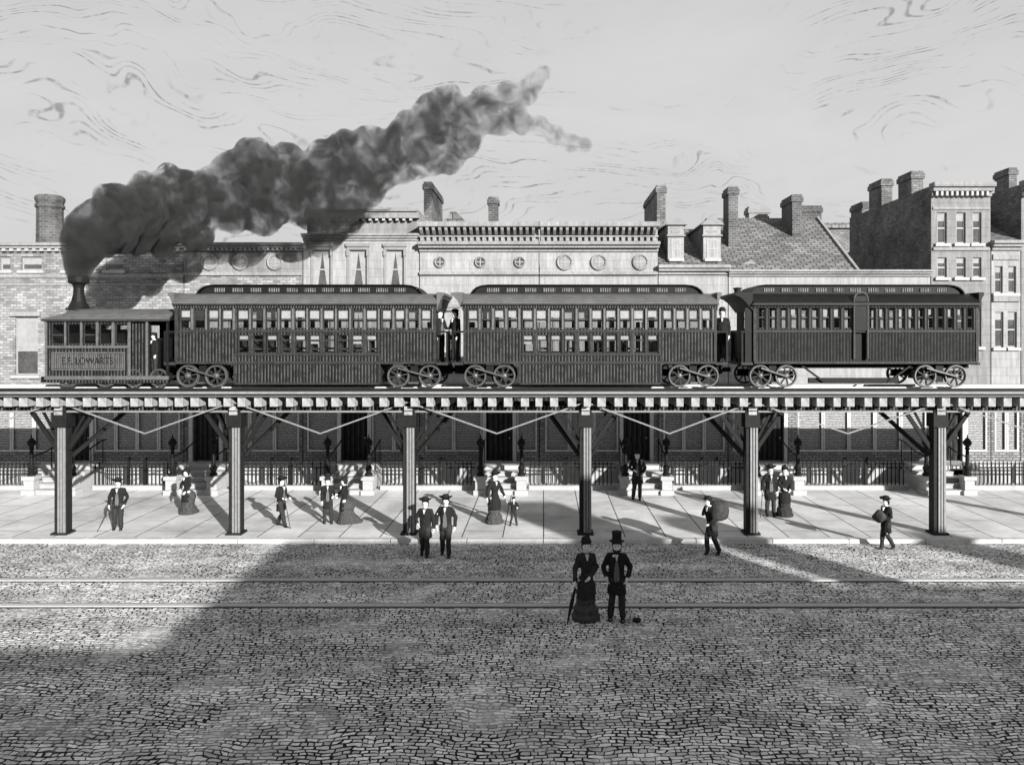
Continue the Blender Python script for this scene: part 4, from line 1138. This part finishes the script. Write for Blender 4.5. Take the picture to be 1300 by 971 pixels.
    if prof:
        hm = MB().lathe(prof, (0,0,0), 24)
        vv = []
        for (x, y, z) in hm.v:
            r = math.hypot(x, y)
            if hat == 'brim' and r > .09: z += .03*abs(x)/.115
            if hat in ('top','bowler') and r > .07: z += .012*abs(x)/.09
            if hat == 'cap' and y < -.03 and z < .04: y -= .03
            vv.append((hx+x, hy+y*(1.05), hz+z))
        hm.v = vv
        if hat == 'bonnet':
            hm.ball((hx+.02, hy+.03, hz+.1), (.035,.04,.03), 10, 7).ball((hx-.03, hy+.0, hz+.095), (.03,.03,.025), 10, 7)
        part('hat', W(hm), M['cloth'])
    o['_H'] = H
    def wpt(p, lean_=True):
        q = L(p) if lean_ else V(*p); return org + rm @ (q*H)
    return o, wpt, H
def cane(label, top, bot, r=.013, name='walking_stick'):
    top = Vector(top); bot = Vector(bot)
    d = (top-bot).normalized()
    c = MB().tube([bot, top, top+d*.03, top+d*.05+V(.03,-.02,0), top+d*.03+V(.06,-.03,0)], [r*.8,r,r,r*1.1,r*1.1], 8).tube([bot, bot+d*.06], r*1.15, 8)
    o = c.build(name, M['wood'], None, org=bot, smooth=True); tag(o, label, 'walking stick'); return o

SZL = -.12   # street level
W1 = [(-.15,-.03,.64), (-.13,-.12,.5)]
# 1 man in open jacket, stick
p, w, H = person('man with wide brimmed hat and open jacket facing forward, cane at his side', 150, 672, 605, 10, hat='brim', coat='short', arms={'l':[(-.16,0,.64),(-.15,-.06,.5)],'r':[(.165,.02,.64),(.13,-.07,.5)]}, legs={'l':[(-.06,-.02,.28),(-.07,-.0,.045)],'r':[(.06,-.03,.28),(.075,-.06,.045)]})
e = w((-.15,-.06,.46)); cane('thin cane slanting out from the open jacketed man at far left', e, (e.x-.3, e.y-.15, .005))
# 2 woman left
person('lone woman in a ruffled bustle dress and small bonnet left of the second post', 237, 652, 593, -35, 'f', hat='bonnet', coatm='cloth', dress=dict(m='cloth3', train=.12, bustle=.1), arms={'l':[(-.13,-.04,.66),(-.06,-.12,.56)],'r':[(.12,0,.64),(.1,-.09,.52)]})
# 3 walking man with cane, going right
p, w, H = person('man in a brimmed hat striding right with a cane right of the second post', 357, 668, 603, 72, hat='brim', coat='long', arms={'l':[(-.14,.03,.65),(-.09,-.1,.6)],'r':[(.14,-.02,.64),(.1,-.13,.58)]}, legs={'l':[(-.05,-.06,.29),(-.05,-.13,.045)],'r':[(.05,.0,.28),(.05,.13,.06)]})
e = w((-.09,-.15,.6)); cane('cane held by the man striding right', e, (e.x+.22, e.y-.1, .005))
# 4, 5 couple
person('man in a tall top hat standing arm in arm with a bustled woman', 416, 664, 600, 15, hat='top', coat='long', arms={'r':[(.15,-.03,.66),(.12,-.15,.62)]}, legs={'r':[(.065,-.03,.28),(.085,-.05,.045)]})
person('woman in profile with ruffled trained skirt beside the top hatted man', 437, 664, 604, -75, 'f', hat='bonnet', coatm='cloth', dress=dict(m='cloth3', train=.24, bustle=.12), arms={'l':[(-.11,-.05,.68),(-.06,-.15,.64)],'r':[(.11,-.06,.67),(.07,-.14,.6)]})
# 6, 7 two men stepping off the kerb
person('man in a long jacket, hand at waist, left of two men at the kerb', 540, 706, 629, -8, z0=SZL, hat='brim', coat='long', coatm='cloth', vest=False, arms={'l':[(-.17,.0,.65),(-.12,-.07,.58)],'r':[(.15,.01,.64),(.16,-.04,.49)]}, legs={'l':[(-.055,.0,.28),(-.08,.08,.06)],'r':[(.05,-.06,.28),(.05,-.06,.045)]})
person('man with pale waistcoat and brimmed hat, right of two men at the kerb', 566, 706, 626, -6, z0=SZL, hat='brim', coat='short', legm='cloth2', arms={'l':[(-.165,.02,.65),(-.15,-.03,.52)],'r':[(.165,.02,.65),(.155,-.03,.5)]}, legs={'l':[(-.06,.02,.28),(-.08,.1,.06)],'r':[(.055,-.05,.28),(.065,-.05,.045)]})
# 8, 9 woman and child
person('woman in a short ruffled skirt leading a small child by the hand', 628, 664, 596, 30, 'f', hat='brim', coatm='cloth', dress=dict(m='cloth3', train=.08, bustle=.08), arms={'l':[(-.15,.0,.65),(-.19,-.05,.52)],'r':[(.15,.0,.66),(.2,-.03,.52)]})
person('small child in dark clothes walking hand in hand with a woman', 652, 667, 630, 10, hat='cap', coat='short', vest=False, arms={'l':[(-.17,.0,.75),(-.22,.0,.82)],'r':[(.16,-.02,.68),(.13,-.1,.66)]}, legs={'l':[(-.07,-.02,.28),(-.12,0,.045)],'r':[(.07,-.01,.28),(.12,.02,.045)]})
# 10 man by the steps
person('man in a cap standing hands at chest at the foot of the steps', 809, 634, 571, -5, hat='cap', coat='long', arms={'l':[(-.165,.0,.66),(-.07,-.1,.62)],'r':[(.165,.02,.66),(.12,-.05,.56)]}, legs={'l':[(-.06,-.02,.28),(-.085,.03,.045)],'r':[(.055,-.02,.28),(.05,-.03,.045)]})
# 11 man with a sack
p, w, H = person('man in a peaked cap bent under a round sack on his back', 904, 704, 628, -60, z0=SZL, hat='cap', coat='long', vest=False, lean=(0,-.09), arms={'l':[(-.13,-.06,.68),(-.04,-.02,.78)],'r':[(.14,-.05,.64),(.08,-.13,.56)]}, legs={'l':[(-.055,-.07,.28),(-.055,-.05,.045)],'r':[(.055,.0,.28),(.06,.11,.06)]})
c = w((.0,.2,.74))
sk = MB().ball(tuple(c), (.33,.3,.3), 24, 16)
sk.v = [tuple(Vector(v) + (Vector(v)-c).normalized()*(.07*noise.noise(Vector(v)*4)+.02*noise.noise(Vector(v)*14))) for v in sk.v]
sk.tube([tuple(c+V(-.25,-.04,.16)), tuple(c+V(-.36,-.1,.22))], [.06,.09], 10)
o = sk.build('sack', M['sack'], None, org=c, smooth=True); tag(o, 'bulging dark sack carried on the bent man\'s back', 'sack')
# 12, 13 couple at right
p, w, H = person('man in a flat brimmed hat with stick beside a shawled woman, seen at right', 978, 655, 588, 0, hat='brim', coat='long', vest=True, arms={'l':[(-.165,.0,.65),(-.18,-.06,.52)]}, legs={'l':[(-.06,-.01,.28),(-.07,-.01,.045)]})
e = w((-.18,-.08,.5)); cane('walking stick of the man beside the shawled woman', e, (e.x-.1, e.y-.1, .005))
person('woman in a plain dark shawl and dress beside the man in a flat hat', 996, 655, 590, 5, 'f', hat='bonnet', coatm='cloth', dress=dict(m='cloth2', train=.04, bustle=.04), arms={'l':[(-.13,0,.65),(-.06,-.1,.58)],'r':[(.13,0,.65),(.07,-.1,.56)]})
# 14 man with parcel going left
p, w, H = person('man in a round hat walking left with a bundle under his arm', 1125, 697, 628, -72, z0=SZL, hat='brim', coat='long', vest=False, arms={'l':[(-.14,.02,.66),(-.07,-.14,.63)],'r':[(.14,.0,.65),(.06,-.14,.6)]}, legs={'l':[(-.05,-.04,.28),(-.05,-.06,.045)],'r':[(.05,-.02,.29),(.05,.14,.06)]})
c = w((0,-.17,.66))
pm = MB().ball(tuple(c), (.17,.22,.19), 20, 14)
pm.v = [tuple(Vector(v) + (Vector(v)-c)*(.35*noise.noise(Vector(v)*6))) for v in pm.v]
o = pm.build('bundle', M['sack'], None, org=c, smooth=True); tag(o, 'bulky rounded bundle clasped by the man walking left', 'bundle')
# 15, 16 foreground couple
p, w, H = person('woman in a dark flounced bustle dress and feathered bonnet, foreground couple', 744, 786, 680, 8, 'f', z0=SZL, hat='bonnet', coatm='cloth2', dress=dict(m='cloth3', train=.1, bustle=.1), arms={'l':[(-.135,.01,.64),(-.15,-.08,.5)],'r':[(.13,.0,.65),(.02,-.12,.56)]})
e = w((-.15,-.1,.47)); b_ = Vector((e.x-.2, e.y-.12, SZL+.005)); d_ = (e-b_).normalized()
u = MB().tube([b_, b_+d_*.1, b_+d_*.45, b_+d_*.72, e, e+d_*.12], [.008,.02,.045,.03,.012,.012], 12).tube([e+d_*.12, e+d_*.17+V(.03,0,0), e+d_*.13+V(.07,0,0)], .014, 8)
o = u.build('umbrella', M['cloth'], None, org=b_, smooth=True); tag(o, 'furled dark umbrella held point down by the foreground woman', 'umbrella')
person('man in top hat and frock coat, the foreground couple on the cobbles', 783, 787, 673, -6, z0=SZL, hat='top', beard=True, coat='long', coatm='cloth', legm='cloth2', arms={'l':[(-.165,.03,.65),(-.13,-.04,.54)],'r':[(.17,.03,.65),(.13,-.05,.54)]}, legs={'l':[(-.06,-.01,.28),(-.08,.01,.045)],'r':[(.06,-.01,.28),(.075,-.02,.045)]})
# loose stone by the couple
c = (wx(808, 17.9), 17.9, SZL+.035)
s_ = MB().ball(c, (.1,.08,.06), 14, 9)
s_.v = [tuple(Vector(v) + (Vector(v)-Vector(c))*(.5*noise.noise(Vector(v)*9))) for v in s_.v]
tag(s_.build('stone', M['iron'], None, org=Vector(c)), 'small dark lump lying on the cobbles beside the foreground man', 'stone')
# train crew
tg = 'men riding on the train platforms'
person('trainman on the right end platform of the leading car', 558, 455, 389, 50, z0=tz(460), d=26.1, hat='cap', coat='short', vest=True, group=tg, hh=1.72, arms={'r':[(.15,-.02,.66),(.1,-.12,.6)]})
person('trainman on the left end platform of the middle car', 578, 455, 390, -50, z0=tz(460), d=26.1, hat='cap', coat='short', vest=False, group=tg, hh=1.72, arms={'l':[(-.15,-.02,.66),(-.1,-.12,.6)]})
person('trainman on the right end platform of the middle car, beside the rear car', 917, 455, 390, -15, z0=tz(460), d=26.0, hat='bowler', coat='long', vest=False, group=tg, hh=1.74)
person('engine driver standing in the open rear cab of the steam engine', 196, 474, 422, -40, z0=tz(478), d=25.75, hat='cap', coat='short', vest=False, group=tg, hh=1.4, arms={'l':[(-.15,-.04,.66),(-.13,-.15,.62)]})

# ------------------------------------------------------------------ camera, light, sky
cam = bpy.data.cameras.new('camera'); co = bpy.data.objects.new('camera', cam); COL.objects.link(co)
co.location = (0, 0, CAMH); co.rotation_euler = (R(90), 0, 0)
cam.sensor_width = 36; cam.lens = 36*F/1300.0
cam.shift_x = -40/1300.0; cam.shift_y = -55.5/1300.0
cam.clip_start = .1; cam.clip_end = 2000
scene.camera = co

EL = 17.0
sd = Vector((.5176*math.cos(R(EL)), -.8556*math.cos(R(EL)), math.sin(R(EL))))
sun = bpy.data.lights.new('sun', 'SUN'); sun.energy = SUN_E; sun.angle = R(.5); sun.color = (1, .985, .96)
so = bpy.data.objects.new('sun', sun); COL.objects.link(so)
so.rotation_euler = (-sd).to_track_quat('-Z', 'Y').to_euler(); so.location = (20, -30, 20)

wd = bpy.data.worlds.new('World'); scene.world = wd; wd.use_nodes = True
nt = wd.node_tree; bg = nt.nodes['Background']
sky = nt.nodes.new('ShaderNodeTexSky'); sky.sky_type = 'NISHITA'; sky.sun_disc = False
sky.sun_elevation = R(EL); sky.sun_rotation = math.atan2(sd.x, sd.y); sky.air_density = 1.2; sky.dust_density = 3.0
bwn = nt.nodes.new('ShaderNodeRGBToBW'); nt.links.new(sky.outputs[0], bwn.inputs[0])
g = nt.nodes.new('ShaderNodeTexCoord').outputs['Generated']
x, y, z = sep(nt, g)
# thin streaky cloud over a pale veil that is thickest near the horizon
veil = maprange(nt, z, .25, .85, 1.0, .5)
zz = math_n(nt, 'ADD', z, .25)
u = combine(nt, math_n(nt, 'DIVIDE', x, zz), math_n(nt, 'DIVIDE', y, zz), 0.0)
mp = nt.nodes.new('ShaderNodeMapping'); nt.links.new(g, mp.inputs[0]); mp.inputs['Scale'].default_value = (2.2, 2.2, 6.0); mp.inputs['Rotation'].default_value = (0, R(-7), 0)
big = noise_n(nt, mp.outputs[0], 1.3, 4, .6, .4)
# long fine strokes: bands that follow a warped height, broken along their length
warp = noise_n(nt, combine(nt, math_n(nt, 'MULTIPLY', x, 2.6), math_n(nt, 'MULTIPLY', y, 2.6), math_n(nt, 'MULTIPLY', z, 5.0)), 1.0, 3, .5, .6)
vv_ = math_n(nt, 'ADD', math_n(nt, 'MULTIPLY', z, 190.0), math_n(nt, 'MULTIPLY', warp, 56.0))
rid = math_n(nt, 'ABSOLUTE', math_n(nt, 'SUBTRACT', math_n(nt, 'FRACT', vv_), .5))
line = math_n(nt, 'MULTIPLY', maprange(nt, rid, .08, .2, 1.0, 0.0), maprange(nt, noise_n(nt, g, 130.0, 2, .5), .42, .56, .25, 1.0))
cell = math_n(nt, 'FLOOR', vv_)
brk = maprange(nt, noise_n(nt, combine(nt, math_n(nt, 'MULTIPLY', x, 12.0), math_n(nt, 'MULTIPLY', y, 12.0), math_n(nt, 'MULTIPLY', cell, 3.7)), 1.0, 3, .6), .5, .6, 0, 1)
msk = maprange(nt, big, .43, .52, 0, 1)
hi = maprange(nt, z, .04, .16, .35, 1.0)
streak = math_n(nt, 'MULTIPLY', math_n(nt, 'MULTIPLY', math_n(nt, 'MULTIPLY', line, brk), msk), hi)
cl = math_n(nt, 'SUBTRACT', maprange(nt, big, .3, .7, SKY_V*1.05, SKY_V*.93), math_n(nt, 'MULTIPLY', streak, SKY_V*.44))
mx = nt.nodes.new('ShaderNodeMix'); mx.data_type = 'FLOAT'
nt.links.new(veil, mx.inputs[0]); nt.links.new(bwn.outputs[0], mx.inputs[2]); nt.links.new(cl, mx.inputs[3])
nt.links.new(mx.outputs[0], bg.inputs['Color']); bg.inputs['Strength'].default_value = SKY_S

vs = scene.view_settings
scene.display_settings.display_device = 'sRGB'
vs.view_transform = 'Standard'; vs.look = 'None'; vs.gamma = 1.0; vs.exposure = EXPO; vs.use_curve_mapping = False
scene.render.engine = 'CYCLES'
c = scene.cycles
c.max_bounces = 8; c.diffuse_bounces = 3; c.glossy_bounces = 2; c.transmission_bounces = 4; c.transparent_max_bounces = 12; c.volume_bounces = 1
c.use_denoising = True
try: c.denoiser = 'OPENIMAGEDENOISE'
except Exception: pass
c.use_adaptive_sampling = True; c.adaptive_threshold = .02
